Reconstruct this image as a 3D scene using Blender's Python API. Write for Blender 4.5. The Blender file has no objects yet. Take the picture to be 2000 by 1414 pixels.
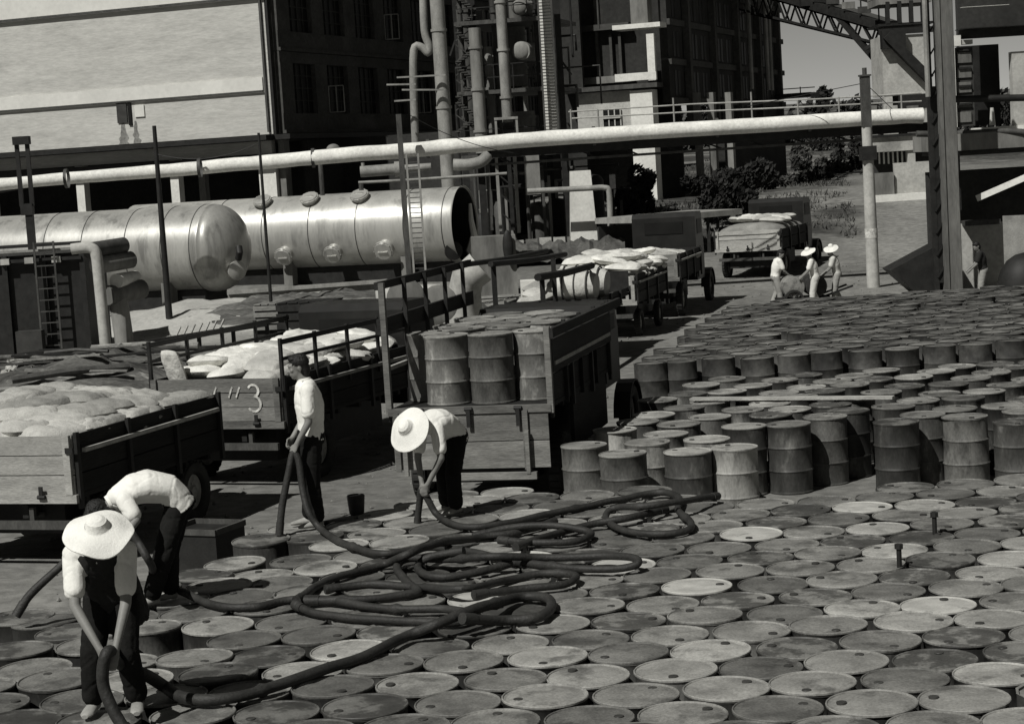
import bpy, bmesh, math, random
from mathutils import Vector, Matrix, noise
random.seed(7)
V = Vector
R_ = math.radians
S = bpy.context.scene
C = S.collection

# ------------------------------------------------------------------ camera, sky, sun, exposure
H = 4.45                                   # eye height over the yard
FPX = 3800.0
PITCH = math.atan(390 / FPX)
ROLL = R_(3.5)
fwd = V((0, math.cos(PITCH), -math.sin(PITCH)))
u0 = V((0, math.sin(PITCH), math.cos(PITCH)))
r0 = V((1, 0, 0))
CR = r0 * math.cos(ROLL) - u0 * math.sin(ROLL)
CU = r0 * math.sin(ROLL) + u0 * math.cos(ROLL)
cam_d = bpy.data.cameras.new('camera')
cam = bpy.data.objects.new('camera', cam_d)
C.objects.link(cam)
cam.matrix_world = Matrix(((CR.x, CU.x, -fwd.x, 0), (CR.y, CU.y, -fwd.y, 0), (CR.z, CU.z, -fwd.z, H), (0, 0, 0, 1)))
cam_d.sensor_width = 36
cam_d.lens = FPX / 2000 * 36
cam_d.clip_start = 0.5
cam_d.clip_end = 3000
S.camera = cam

SUN = V((0.55, 0.66, -1.0)).normalized()
w = bpy.data.worlds.new('World')
S.world = w
w.use_nodes = True
nt = w.node_tree
bg = nt.nodes['Background']
sk = nt.nodes.new('ShaderNodeTexSky')
sk.sky_type = 'NISHITA'
sk.sun_disc = False
sk.air_density = 0.85
sk.dust_density = 0.0                      # clear dry air: deep shade
sk.sun_elevation = math.asin(-SUN.z)
sk.sun_rotation = math.atan2(-SUN.x, -SUN.y)
bw = nt.nodes.new('ShaderNodeSeparateColor')       # red-filtered black and white film
tint = nt.nodes.new('ShaderNodeMixRGB')
tint.blend_type = 'MULTIPLY'
tint.inputs[0].default_value = 1
tint.inputs[2].default_value = (1.0, 0.99, 0.93, 1)      # a monochrome print, very slightly warm
nt.links.new(sk.outputs[0], bw.inputs[0])
nt.links.new(bw.outputs[0], tint.inputs[1])
nt.links.new(tint.outputs[0], bg.inputs[0])
bg.inputs[1].default_value = 0.05
sl = bpy.data.lights.new('sun', 'SUN')
sl.energy = 5.0
sl.angle = R_(0.5)
sl.color = (1, 0.985, 0.94)
so = bpy.data.objects.new('sun', sl)
C.objects.link(so)
so.rotation_euler = SUN.to_track_quat('-Z', 'Y').to_euler()
so.location = (-20, -20, 40)
S.view_settings.view_transform = 'Standard'
S.view_settings.look = 'None'
S.view_settings.gamma = 1
S.view_settings.use_curve_mapping = False
S.view_settings.exposure = -0.3

# ------------------------------------------------------------------ pixel helpers (photo pixels, 2000 x 1414) used to survey the place
def ray(px, py):
    return fwd + CR * ((px - 1000) / FPX) + CU * ((707 - py) / FPX)
def at(px, py, Y):
    d = ray(px, py)
    t = Y / d.y
    return V((d.x * t, Y, H + d.z * t))
def G(px, py, z=0.0):
    d = ray(px, py)
    t = (z - H) / d.z
    return V((d.x * t, d.y * t, z))
def sstep(a, b, x):
    t = max(0, min(1, (x - a) / (b - a)))
    return t * t * (3 - 2 * t)
def T(x, y):                                # height of the terrain
    z = 2.2 * sstep(64, 99, y) + 2.2 * sstep(99, 190, y)
    z += 9 * sstep(240, 430, y)
    return z
GA = R_(20)                                 # the plant stands at an angle to the view
FW = V((math.sin(GA), math.cos(GA), 0))
RT = V((math.cos(GA), -math.sin(GA), 0))

# ------------------------------------------------------------------ mesh builder
class MB:
    def __init__(s):
        s.v = []; s.f = []
    def add(s, vs, fs):
        o = len(s.v)
        s.v += [V(p) for p in vs]
        s.f += [tuple(i + o for i in f) for f in fs]
        return s
    def box(s, c, d, rz=0, M=None):
        x, y, z = d[0] / 2, d[1] / 2, d[2] / 2
        ps = [V((a * x, b * y, e * z)) for a in (-1, 1) for b in (-1, 1) for e in (-1, 1)]
        if M is None: M = Matrix.Rotation(rz, 3, 'Z')
        return s.add([M @ p + V(c) for p in ps], [(0, 1, 3, 2), (4, 6, 7, 5), (0, 4, 5, 1), (2, 3, 7, 6), (0, 2, 6, 4), (1, 5, 7, 3)])
    def bar(s, p, q, a, b, up=(0, 0, 1)):
        p, q = V(p), V(q)
        d = q - p
        L = d.length
        y = d / L
        x = y.cross(V(up))
        if x.length < 1e-4: x = V((1, 0, 0))
        x.normalize()
        z = x.cross(y)
        M = Matrix((x, y, z)).transposed()
        return s.box((p + q) / 2, (a, L, b), M=M)
    def tube(s, path, r, n=10, cap=True, r2=None):
        path = [V(p) for p in path]
        m = len(path)
        rr = r if isinstance(r, (list, tuple)) else [r + ((r2 - r) * i / (m - 1) if r2 is not None else 0) for i in range(m)]
        o = len(s.v)
        px = None
        for i, p in enumerate(path):
            t = (path[min(i + 1, m - 1)] - path[max(i - 1, 0)]).normalized()
            if px is None:
                px = t.orthogonal().normalized()
            else:
                px = (px - t * px.dot(t)).normalized()
            b = t.cross(px)
            for k in range(n):
                a = 2 * math.pi * k / n
                s.v.append(p + (px * math.cos(a) + b * math.sin(a)) * rr[i])
        for i in range(m - 1):
            for k in range(n):
                k2 = (k + 1) % n
                s.f.append((o + i * n + k, o + i * n + k2, o + (i + 1) * n + k2, o + (i + 1) * n + k))
        if cap:
            s.f.append(tuple(o + k for k in reversed(range(n))))
            s.f.append(tuple(o + (m - 1) * n + k for k in range(n)))
        return s
    def lathe(s, prof, n=24, M=None, cap0=True, cap1=True):
        M = M or Matrix.Identity(4)
        o = len(s.v)
        for r, z in prof:
            for k in range(n):
                a = 2 * math.pi * k / n
                s.v.append(M @ V((r * math.cos(a), r * math.sin(a), z)))
        for i in range(len(prof) - 1):
            for k in range(n):
                k2 = (k + 1) % n
                s.f.append((o + i * n + k, o + i * n + k2, o + (i + 1) * n + k2, o + (i + 1) * n + k))
        if cap0: s.f.append(tuple(o + k for k in reversed(range(n))))
        if cap1: s.f.append(tuple(o + (len(prof) - 1) * n + k for k in range(n)))
        return s
    def ell(s, c, r, M=None, n=14, m=9):
        M = M or Matrix.Identity(3)
        c = V(c)
        o = len(s.v)
        s.v.append(c + M @ V((0, 0, -r[2])))
        for i in range(1, m):
            t = -math.pi / 2 + math.pi * i / m
            for k in range(n):
                a = 2 * math.pi * k / n
                s.v.append(c + M @ V((r[0] * math.cos(t) * math.cos(a), r[1] * math.cos(t) * math.sin(a), r[2] * math.sin(t))))
        s.v.append(c + M @ V((0, 0, r[2])))
        e = len(s.v) - 1
        for k in range(n):
            k2 = (k + 1) % n
            s.f.append((o, o + 1 + k2, o + 1 + k))
            for i in range(m - 2):
                a = o + 1 + i * n
                s.f.append((a + k, a + k2, a + n + k2, a + n + k))
            a = o + 1 + (m - 2) * n
            s.f.append((a + k, a + k2, e))
        return s
    def caps(s, a, b, ra, rb, n=12):              # tapered capsule
        a, b = V(a), V(b)
        d = (b - a)
        L = d.length
        d.normalize()
        prof = []
        for i in range(5): 
            t = -math.pi / 2 + math.pi / 2 * i / 4
            prof.append((max(ra * math.cos(t), 0.0008), ra * math.sin(t)))
        for i in range(5):
            t = math.pi / 2 * i / 4
            prof.append((max(rb * math.cos(t), 0.0008), L + rb * math.sin(t)))
        M = Matrix.Translation(a) @ d.to_track_quat('Z', 'Y').to_matrix().to_4x4()
        return s.lathe(prof, n, M)
    def loft(s, pts, side, ws, ds, n=16):          # elliptical rings along a chain, closed
        pts = [V(p) for p in pts]
        side = V(side).normalized()
        o = len(s.v)
        m = len(pts)
        for i, p in enumerate(pts):
            t = (pts[min(i + 1, m - 1)] - pts[max(i - 1, 0)]).normalized()
            x = (side - t * side.dot(t)).normalized()
            y = t.cross(x)
            for k in range(n):
                a = 2 * math.pi * k / n
                s.v.append(p + x * math.cos(a) * ws[i] + y * math.sin(a) * ds[i])
        for i in range(m - 1):
            for k in range(n):
                k2 = (k + 1) % n
                s.f.append((o + i * n + k, o + i * n + k2, o + (i + 1) * n + k2, o + (i + 1) * n + k))
        s.f.append(tuple(o + k for k in reversed(range(n))))
        s.f.append(tuple(o + (m - 1) * n + k for k in range(n)))
        return s
    def mesh(s, name, smooth=40):
        me = bpy.data.meshes.new(name)
        me.from_pydata([tuple(p) for p in s.v], [], s.f)
        if smooth:
            me.polygons.foreach_set('use_smooth', [True] * len(me.polygons))
            me.set_sharp_from_angle(angle=R_(smooth))
        me.update()
        return me

def thing(name, label, cat, loc=(0, 0, 0), rz=0, group=None):
    o = bpy.data.objects.new(name, None)
    o.empty_display_size = 0.2
    C.objects.link(o)
    o.location = loc
    o.rotation_euler = (0, 0, rz)
    tag(o, label, cat, group)
    return o
def tag(o, label, cat, group=None):
    o['label'] = label
    o['category'] = cat
    if group: o['group'] = group
    return o
def root_of(o):
    while o.parent: o = o.parent
    return o
def link(name, me, m, parent=None, label=None):
    o = bpy.data.objects.new(name, me)
    C.objects.link(o)
    if m and not me.materials: me.materials.append(m)
    elif m and me.materials[0] != m:
        o.material_slots[0].link = 'OBJECT'
        o.material_slots[0].material = m
    if parent: o.parent = parent
    if label: o['label'] = label
    return o
def obj(name, mb, m, parent=None, world=True, smooth=40, label=None):
    """world=True: mb is in world space and is moved into the frame of its thing"""
    if parent and world:
        L = root_of(parent).location
        mb.v = [p - L for p in mb.v]
    return link(name, mb.mesh(name, smooth), m, parent, label)
def solo(name, mb, m, label, cat, base=None, group=None, smooth=40):
    """a thing of one mesh, its origin at its base"""
    if base is None:
        zz = min(p.z for p in mb.v)
        lo = [p for p in mb.v if p.z < zz + 0.3]
        base = sum(lo, V()) / len(lo)
        base.z = zz
    mb.v = [p - base for p in mb.v]
    o = link(name, mb.mesh(name, smooth), m)
    o.location = base
    return tag(o, label, cat, group)
def struct(name, mb, m, smooth=40):
    o = link(name, mb.mesh(name, smooth), m)
    o['kind'] = 'structure'
    return o

# ------------------------------------------------------------------ materials
def mat(name, base, rough=0.8, var=0.35, sc=3.0, fine=0.15, fsc=40.0, bump=0.0, bsc=None, metal=0.0, rnd=0.0, stain=None, stretch=None, spec=0.3, rust=None):
    m = bpy.data.materials.new(name)
    m.use_nodes = True
    t = m.node_tree
    N, L = t.nodes, t.links
    b = N['Principled BSDF']
    b.inputs['Roughness'].default_value = rough
    b.inputs['Metallic'].default_value = metal
    b.inputs['Specular IOR Level'].default_value = spec
    tc = N.new('ShaderNodeTexCoord')
    oi = N.new('ShaderNodeObjectInfo')
    off = N.new('ShaderNodeVectorMath'); off.operation = 'MULTIPLY_ADD'
    mulv = N.new('ShaderNodeVectorMath'); mulv.operation = 'SCALE'
    mulv.inputs[0].default_value = (37, 91, 53)
    L.new(oi.outputs['Random'], mulv.inputs['Scale'])
    off.inputs[1].default_value = stretch or (1, 1, 1)
    L.new(tc.outputs['Object'], off.inputs[0])
    L.new(mulv.outputs[0], off.inputs[2])
    co = off.outputs[0]
    def noi(scale, det=4, r=0.6):
        n = N.new('ShaderNodeTexNoise')
        n.inputs['Scale'].default_value = scale
        n.inputs['Detail'].default_value = det
        n.inputs['Roughness'].default_value = r
        L.new(co, n.inputs['Vector'])
        return n.outputs['Fac']
    def math_(op, a, b_):
        n = N.new('ShaderNodeMath'); n.operation = op
        for i, q in enumerate((a, b_)):
            if isinstance(q, (int, float)): n.inputs[i].default_value = q
            else: L.new(q, n.inputs[i])
        return n.outputs[0]
    def rng(src, a, b_, c, d):
        n = N.new('ShaderNodeMapRange')
        n.inputs[1].default_value = a; n.inputs[2].default_value = b_
        n.inputs[3].default_value = c; n.inputs[4].default_value = d
        L.new(src, n.inputs[0])
        return n.outputs[0]
    n1 = noi(sc)
    val = rng(n1, 0.3, 0.7, 1 - var, 1 + var)
    n2 = noi(fsc, 3, 0.7)
    val = math_('MULTIPLY', val, rng(n2, 0.25, 0.75, 1 - fine, 1 + fine))
    if stain:
        lo, hi, k, ssc = stain
        val = math_('MULTIPLY', val, rng(noi(ssc, 5, 0.65), lo, hi, 1, k))
    if rnd:
        val = math_('MULTIPLY', val, rng(oi.outputs['Random'], 0, 1, 1 - rnd, 1 + rnd))
    val = math_('MULTIPLY', val, base)
    cc = N.new('ShaderNodeCombineColor')
    L.new(val, cc.inputs[0]); L.new(math_('MULTIPLY', val, 0.995), cc.inputs[1]); L.new(math_('MULTIPLY', val, 0.94), cc.inputs[2])
    L.new(cc.outputs[0], b.inputs['Base Color'])
    if bump:
        bp = N.new('ShaderNodeBump')
        bp.inputs['Strength'].default_value = bump
        bp.inputs['Distance'].default_value = 0.02
        L.new(noi(bsc or fsc, 4, 0.6), bp.inputs['Height'])
        L.new(bp.outputs[0], b.inputs['Normal'])
    m['base'] = base
    return m

M = {}
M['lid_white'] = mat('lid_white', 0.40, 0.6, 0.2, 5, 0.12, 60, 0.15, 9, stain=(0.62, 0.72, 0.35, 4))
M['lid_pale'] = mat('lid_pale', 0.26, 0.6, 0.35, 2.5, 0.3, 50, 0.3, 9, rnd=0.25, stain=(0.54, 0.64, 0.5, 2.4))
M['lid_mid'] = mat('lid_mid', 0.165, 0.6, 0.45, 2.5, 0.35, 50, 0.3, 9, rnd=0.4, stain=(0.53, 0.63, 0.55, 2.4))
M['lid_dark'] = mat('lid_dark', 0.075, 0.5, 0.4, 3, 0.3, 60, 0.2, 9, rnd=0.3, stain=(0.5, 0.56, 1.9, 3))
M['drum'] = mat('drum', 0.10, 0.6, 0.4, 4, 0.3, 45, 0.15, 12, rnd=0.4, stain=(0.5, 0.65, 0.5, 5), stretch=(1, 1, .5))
M['drum_field'] = mat('drum_field', 0.028, 0.6, 0.45, 4, 0.3, 45, 0.15, 12, rnd=0.45, stain=(0.55, 0.7, 1.8, 4), stretch=(1, 1, .4))  # sides darkened to hold the black shade of the gaps between drums
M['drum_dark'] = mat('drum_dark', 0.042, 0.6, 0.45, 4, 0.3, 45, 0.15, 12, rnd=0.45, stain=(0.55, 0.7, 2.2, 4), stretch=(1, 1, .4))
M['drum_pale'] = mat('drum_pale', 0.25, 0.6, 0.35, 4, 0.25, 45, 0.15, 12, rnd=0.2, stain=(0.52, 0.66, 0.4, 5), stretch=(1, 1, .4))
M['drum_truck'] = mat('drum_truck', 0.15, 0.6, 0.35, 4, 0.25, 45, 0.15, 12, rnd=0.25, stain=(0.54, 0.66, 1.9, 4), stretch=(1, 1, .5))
M['bung'] = mat('bung', 0.045, 0.5)
M['rubber'] = mat('rubber', 0.022, 0.55, 0.3, 6, 0.3, 50, 0.25, 30)
M['hose'] = mat('hose', 0.028, 0.6, 0.4, 4, 0.3, 50, 0.35, 35)
M['tyre'] = mat('tyre', 0.03, 0.8, 0.4, 5, 0.3, 50, 0.2)
M['rim'] = mat('rim', 0.12, 0.6, 0.4, 8)
M['dusty_rim'] = mat('dusty_rim', 0.3, 0.7, 0.4, 8)
M['iron'] = mat('iron', 0.016, 0.6, 0.4, 4, 0.3, 40)
M['iron_grey'] = mat('iron_grey', 0.06, 0.6, 0.4, 4, 0.3, 40, stretch=(1, 1, .4))
M['iron_pale'] = mat('iron_pale', 0.24, 0.6, 0.35, 2, 0.2, 30, stretch=(1, 1, .5))
M['cab'] = mat('cab', 0.014, 0.4, 0.3, 3)
M['wood_dark_shaded'] = mat('wood_dark_shaded', 0.017, 0.85, 0.45, 6, 0.35, 60, 0.3, stretch=(1, .15, 1), rnd=0.3)  # dark wood; the unlit truck sides have their shade in this colour
M['wood'] = mat('wood', 0.16, 0.85, 0.4, 6, 0.3, 60, 0.3, stretch=(.2, 1, 1), rnd=0.25, stain=(0.55, 0.7, 0.5, 3))
M['wood_pale'] = mat('wood_pale', 0.33, 0.85, 0.3, 6, 0.25, 60, 0.3, stretch=(.25, 1, 1), rnd=0.15, stain=(0.55, 0.7, 0.6, 3))
M['paint'] = mat('paint', 0.5, 0.8, 0.5, 12, 0.4, 60)
M['sack'] = mat('sack', 0.36, 0.95, 0.22, 4, 0.25, 90, 0.8, 14, rnd=0.34, stain=(0.6, 0.72, 0.6, 4), spec=0.1)
M['sack_white'] = mat('sack_white', 0.54, 0.95, 0.2, 4, 0.2, 90, 0.8, 14, rnd=0.28, spec=0.1)
M['rope'] = mat('rope', 0.06, 0.9)
M['shirt'] = mat('shirt', 0.76, 0.95, 0.08, 5, 0.05, 60, 0.4, 8, spec=0.1)
M['trousers'] = mat('trousers', 0.012, 0.95, 0.25, 4, 0.2, 60, 0.5, 10, spec=0.1)
M['apron'] = mat('apron', 0.018, 0.8, 0.25, 4, 0.2, 60, 0.4, 10, spec=0.2)
M['skin'] = mat('skin', 0.2, 0.55, 0.12, 6, 0.08, 70)
M['hair'] = mat('hair', 0.012, 0.5, 0.3, 20, 0.4, 120, 0.5, 90)
M['straw'] = mat('straw', 0.76, 0.9, 0.08, 6, 0.08, 90, 0.3, 60, spec=0.1)
M['straw_band'] = mat('straw_band', 0.35, 0.9)
M['shoe'] = mat('shoe', 0.3, 0.8)
M['shoe_dark'] = mat('shoe_dark', 0.03, 0.8)
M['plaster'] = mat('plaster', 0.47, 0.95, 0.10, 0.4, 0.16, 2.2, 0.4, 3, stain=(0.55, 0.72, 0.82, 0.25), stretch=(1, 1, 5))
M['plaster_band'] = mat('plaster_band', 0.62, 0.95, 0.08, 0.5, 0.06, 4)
M['brick_shaded'] = mat('brick_shaded', 0.06, 0.95, 0.3, 0.7, 0.3, 6)  # brick of walls turned from the sun, their shade put into the tone
M['brick_deep_shade'] = mat('brick_deep_shade', 0.03, 0.95, 0.3, 0.7, 0.3, 6)  # blacker brick: deep shade of unlit walls and recesses put into the colour
M['pilaster'] = mat('pilaster', 0.06, 0.95, 0.3, 0.7, 0.3, 6)  # pier tone lowered to carry the shade of the unlit long side
M['glass'] = mat('glass', 0.010, 0.5, 0.3, 2, spec=0.15)
M['frame'] = mat('frame', 0.04, 0.8)
M['concrete'] = mat('concrete', 0.40, 0.95, 0.2, 0.8, 0.2, 8, stain=(0.55, 0.7, 0.65, 0.6))
M['concrete_white'] = mat('concrete_white', 0.66, 0.95, 0.12, 1, 0.1, 8)
M['concrete_grey'] = mat('concrete_grey', 0.19, 0.95, 0.35, 0.6, 0.25, 5, stain=(0.5, 0.68, 0.55, 0.5), stretch=(1, 1, .3))
M['concrete_post'] = mat('concrete_post', 0.12, 0.95, 0.3, 1.5, 0.25, 12, stretch=(1, 1, .2))
M['lagging'] = mat('lagging', 0.70, 0.9, 0.14, 1.5, 0.16, 12, 0.5, 6)
M['tank'] = mat('tank', 0.46, 0.36, 0.16, 0.9, 0.10, 9, metal=0.4, stretch=(1.4, 1.4, .22), spec=0.5, stain=(0.54, 0.66, 0.62, 1.1))
M['tank_dull'] = mat('tank_dull', 0.40, 0.36, 0.2, 0.9, 0.12, 9, metal=0.4, stain=(0.54, 0.66, 0.62, 1.1), stretch=(1.4, 1.4, .25))
M['leaf'] = mat('leaf', 0.02, 0.9, 0.5, 2, 0.3, 10)
M['leaf_pale'] = mat('leaf_pale', 0.05, 0.9, 0.5, 2, 0.3, 10)
M['bark'] = mat('bark', 0.05, 0.95, 0.3, 4)
M['rag'] = mat('rag', 0.17, 0.95, 0.5, 3, 0.3, 30, 0.6, 12, rnd=0.4)
M['tarp'] = mat('tarp', 0.22, 0.9, 0.3, 2, 0.2, 30, 0.5, 6)
M['roofing'] = mat('roofing', 0.25, 0.9, 0.3, 2, 0.2, 20)

def ground_mat():
    m = bpy.data.materials.new('yard_dirt')
    m.use_nodes = True
    t = m.node_tree; N, L = t.nodes, t.links
    b = N['Principled BSDF']
    b.inputs['Roughness'].default_value = 0.95
    b.inputs['Specular IOR Level'].default_value = 0.15
    ge = N.new('ShaderNodeNewGeometry')
    sp = N.new('ShaderNodeSeparateXYZ')
    L.new(ge.outputs['Position'], sp.inputs[0])
    def noi(scale, det=6, r=0.62, st=None):
        n = N.new('ShaderNodeTexNoise')
        n.inputs['Scale'].default_value = scale; n.inputs['Detail'].default_value = det; n.inputs['Roughness'].default_value = r
        if st:
            mp = N.new('ShaderNodeMapping'); mp.inputs['Scale'].default_value = st
            mp.inputs['Rotation'].default_value = (0, 0, R_(18))
            L.new(ge.outputs['Position'], mp.inputs[0]); L.new(mp.outputs[0], n.inputs['Vector'])
        else: L.new(ge.outputs['Position'], n.inputs['Vector'])
        return n.outputs['Fac']
    def ma(op, a, c, d=None):
        n = N.new('ShaderNodeMath'); n.operation = op
        for i, q in enumerate((a, c, d)):
            if q is None: continue
            if isinstance(q, (int, float)): n.inputs[i].default_value = q
            else: L.new(q, n.inputs[i])
        return n.outputs[0]
    def rng(src, a, c, lo, hi):
        n = N.new('ShaderNodeMapRange'); n.interpolation_type = 'SMOOTHSTEP'
        for i, q in enumerate((a, c, lo, hi)): n.inputs[i + 1].default_value = q
        L.new(src, n.inputs[0])
        return n.outputs[0]
    X, Y = sp.outputs[0], sp.outputs[1]
    road = ma('MULTIPLY', rng(noi(0.25, 5, .6, (1, .25, 1)), .35, .7, .14, .24), rng(noi(3.5), .3, .7, .75, 1.25))
    sand = ma('MULTIPLY', rng(noi(0.5), .3, .7, .26, .36), rng(noi(6), .3, .7, .8, 1.15))
    grass = ma('MULTIPLY', rng(noi(0.16), .42, .66, .045, .19), rng(noi(2.2), .3, .7, .6, 1.4))
    wob = ma('MULTIPLY', ma('SUBTRACT', noi(0.15), .5), 14)
    Xw = ma('ADD', X, wob); Yw = ma('ADD', Y, wob)
    # pale swept sand in front of the tanks
    f1 = ma('MULTIPLY', ma('MULTIPLY', rng(Xw, -22, -16, 0, 1), rng(Xw, -5, -2, 1, 0)), ma('MULTIPLY', rng(Yw, 52, 56, 0, 1), rng(Yw, 61, 64, 1, 0)))
    # scrubby grass on the bank behind, left of the road
    edge = ma('SUBTRACT', Xw, ma('MULTIPLY', Yw, 0.165))
    f2 = ma('MULTIPLY', rng(Yw, 70, 80, 0, 1), rng(edge, 0, 2.5, 1, 0))
    f3 = rng(Y, 112, 135, 0, 1)
    f2 = ma('MAXIMUM', f2, f3)
    def mix(f, a, c): return ma('ADD', ma('MULTIPLY', a, ma('SUBTRACT', 1, f)), ma('MULTIPLY', c, f))
    v = mix(f2, mix(f1, road, sand), grass)
    cc = N.new('ShaderNodeCombineColor')
    L.new(v, cc.inputs[0]); L.new(ma('MULTIPLY', v, .995), cc.inputs[1]); L.new(ma('MULTIPLY', v, .94), cc.inputs[2])
    L.new(cc.outputs[0], b.inputs['Base Color'])
    bp = N.new('ShaderNodeBump'); bp.inputs['Strength'].default_value = .6; bp.inputs['Distance'].default_value = .08
    L.new(noi(2.5), bp.inputs['Height']); L.new(bp.outputs[0], b.inputs['Normal'])
    return m
M['ground'] = ground_mat()

# ------------------------------------------------------------------ terrain
def axis(segs):
    out = []
    for a, b, st in segs:
        x = a
        while x < b - 1e-6:
            out.append(x); x += st
    out.append(segs[-1][1])
    return out
xs = axis([(-900, -200, 70), (-200, -60, 14), (-60, 60, 1.5), (60, 200, 14), (200, 900, 70)])
ys = axis([(-60, 0, 10), (0, 140, 1.5), (140, 460, 12), (460, 1600, 90)])
g = MB()
for y in ys:
    for x in xs:
        z = T(x, y)
        if 26 < y < 400 and abs(x) < 200: z += 0.05 * noise.noise(V((x * .3, y * .3, 0)))
        if y > 72: z += 0.35 * sstep(72, 110, y) * noise.noise(V((x * .09, y * .09, 3)))
        if y > 300: z += 4 * sstep(300, 600, y) * (noise.noise(V((x * .008, y * .004, 8))))
        g.v.append(V((x, y, z)))
nx = len(xs)
for j in range(len(ys) - 1):
    for i in range(nx - 1):
        a = j * nx + i
        g.f.append((a, a + 1, a + nx + 1, a + nx))
struct('ground', g, M['ground'], 180)
# ------------------------------------------------------------------ steel drums
DH = 0.89
DR = 0.29
def drum_shell(seed, n=28, dent=0.006):
    rnd = random.Random(seed)
    mb = MB()
    prof = [(.275, .0), (.292, .006), (.292, .022), (.284, .03), (.284, .27), (.289, .28), (.297, .295), (.289, .31), (.284, .32),
            (.284, .57), (.289, .58), (.297, .595), (.289, .61), (.284, .62), (.284, .855), (.290, .862), (.290, .870)]
    mb.lathe(prof, n, cap0=True, cap1=False)
    sx = rnd.uniform(0, 50)
    dents = [(rnd.uniform(0, 6.28), rnd.uniform(.1, .85), rnd.uniform(.010, .03)) for _ in range(4)]
    for i, p in enumerate(mb.v):
        k = 1 + dent * 3 * noise.noise(V((p.x * 3 + sx, p.y * 3, p.z * 3)))
        a = math.atan2(p.y, p.x)
        for da, dz, dd in dents:
            d2 = (((a - da + math.pi) % (2 * math.pi) - math.pi) / .4) ** 2 + ((p.z - dz) / .14) ** 2
            k -= dd / .29 * math.exp(-d2)
        mb.v[i] = V((p.x * k, p.y * k, p.z + (.006 * noise.noise(V((p.x * 4 + sx, p.y * 4, 7))) if p.z > .8 else 0)))
    return mb
def drum_lid(seed, n=28):
    sx = seed * 7.3
    mb = MB()
    mb.lathe([(.2905, .868), (.2935, .872), (.2935, .884), (.289, .889), (.283, .887), (.279, .879), (.262, .878), (.25, .882), (.17, .883), (.08, .884), (.0008, .884)], n, cap0=False, cap1=True)
    for i, p in enumerate(mb.v):
        if math.hypot(p.x, p.y) < .27:
            mb.v[i] = V((p.x, p.y, p.z + .010 * noise.noise(V((p.x * 7 + sx, p.y * 7, 0))) + .004 * noise.noise(V((p.x * 18 + sx, p.y * 18, 0)))))
    return mb
SHELL = [drum_shell(i).mesh('shell') for i in range(9)]
LID = [drum_lid(i).mesh('lid', 30) for i in range(9)]
bm1 = MB(); bm1.lathe([(.034, .878), (.034, .893), (.02, .895)], 10)
BUNG = [bm1.mesh('bung')]
bm2 = MB(); bm2.lathe([(.034, .884), (.032, .888), (.0008, .888)], 10, cap0=False)
BUNG.append(bm2.mesh('bung'))
GROUPD = 'steel drums standing in the yard'
DRUMS = []
def drum(loc, rz, lid='mid', body='drum', label='', group=GROUPD, parts=True, tilt=0.0, scale=1.0, bung=True):
    e = thing('steel_drum', label, 'drum', loc, rz, group)
    if tilt: e.rotation_euler = (random.uniform(-tilt, tilt), random.uniform(-tilt, tilt), rz)
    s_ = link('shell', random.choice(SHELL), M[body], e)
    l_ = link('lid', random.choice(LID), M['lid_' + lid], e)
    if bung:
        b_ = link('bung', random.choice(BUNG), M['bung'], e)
        b_.location = (.19, 0, 0)
    DRUMS.append(e)
    return e
SHELL[0].materials.append(M['drum']); 
for me in SHELL[1:]: me.materials.append(M['drum'])
for me in LID: me.materials.append(M['lid_mid'])
for me in BUNG: me.materials.append(M['bung'])

def proj(p):
    d = V(p) - V((0, 0, H))
    k = d.dot(fwd)
    return 1000 + FPX * d.dot(CR) / k, 707 - FPX * d.dot(CU) / k

# -- the packed field in front: a hexagonal packing, ragged on its left edge
def left_edge(Y):          # x of the left border of the packed field at depth Y
    pts = [(9, -4.2), (12, -4.2), (14.5, -4.2), (16.3, -3.95), (17.5, -3.5), (18.3, -2.9), (19.2, -2.75), (20.2, -1.9), (20.9, -1.0), (21.6, -.4), (23, -.2)]
    for (a, xa), (b, xb) in zip(pts, pts[1:]):
        if a <= Y <= b: return xa + (xb - xa) * (Y - a) / (b - a)
    return -4.2
special = {   # photo pixel of a lid -> (lid, label)
    (1268, 1089): ('white', 'white lidded drum beside the far bend of the long hose loop'),
    (930, 1160): ('white', 'bright lidded drum between the two middle hose coils'),
    (1418, 1036): ('white', 'white lidded drum just right of the small hose ring'),
    (1720, 994): ('white', 'bright white lidded drum near the row of tall dark drums on the right'),
    (1776, 1172): ('white', 'white lidded drum with a grey smudge in the right half of the packed field'),
    (1933, 1188): ('pale', 'pale half shaded lid at the right edge of the packed field'),
    (1492, 1352): ('pale', 'large pale lidded drum with a dark bung at the front right'),
    (1850, 1355): ('pale', 'pale lidded drum close to the lower right corner'),
    (1310, 1140): ('white', 'whitish lidded drum in the middle of the field right of the hoses'),
    (1120, 1285): ('pale', 'pale lid just right of the diagonal hose with a bung near its far rim'),
}
cand = []
row = 0
Y = 9.6
dy = .518
ang = R_(-2.5)
while Y < 21.6:
    x = -5.2 + (row % 2) * .30
    while x < 8.6:
        xx = x + random.uniform(-.012, .012)
        yy = Y + random.uniform(-.012, .012)
        X2 = xx * math.cos(ang) - (yy - 15) * math.sin(ang)
        Y2 = 15 + xx * math.sin(ang) + (yy - 15) * math.cos(ang)
        lim = 19.8 if X2 > 1.6 else (20.6 if X2 > .3 else 21.3)
        if X2 > left_edge(Y2) and Y2 < lim:
            cand.append([X2, Y2])
        x += .598
    row += 1
    Y += dy
claimed = {}
outside = []
for key in special:
    q = G(key[0], key[1], DH)
    best = min(range(len(cand)), key=lambda i: (cand[i][0] - q.x) ** 2 + (cand[i][1] - q.y) ** 2)
    if best not in claimed.values(): claimed[key] = best
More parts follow.
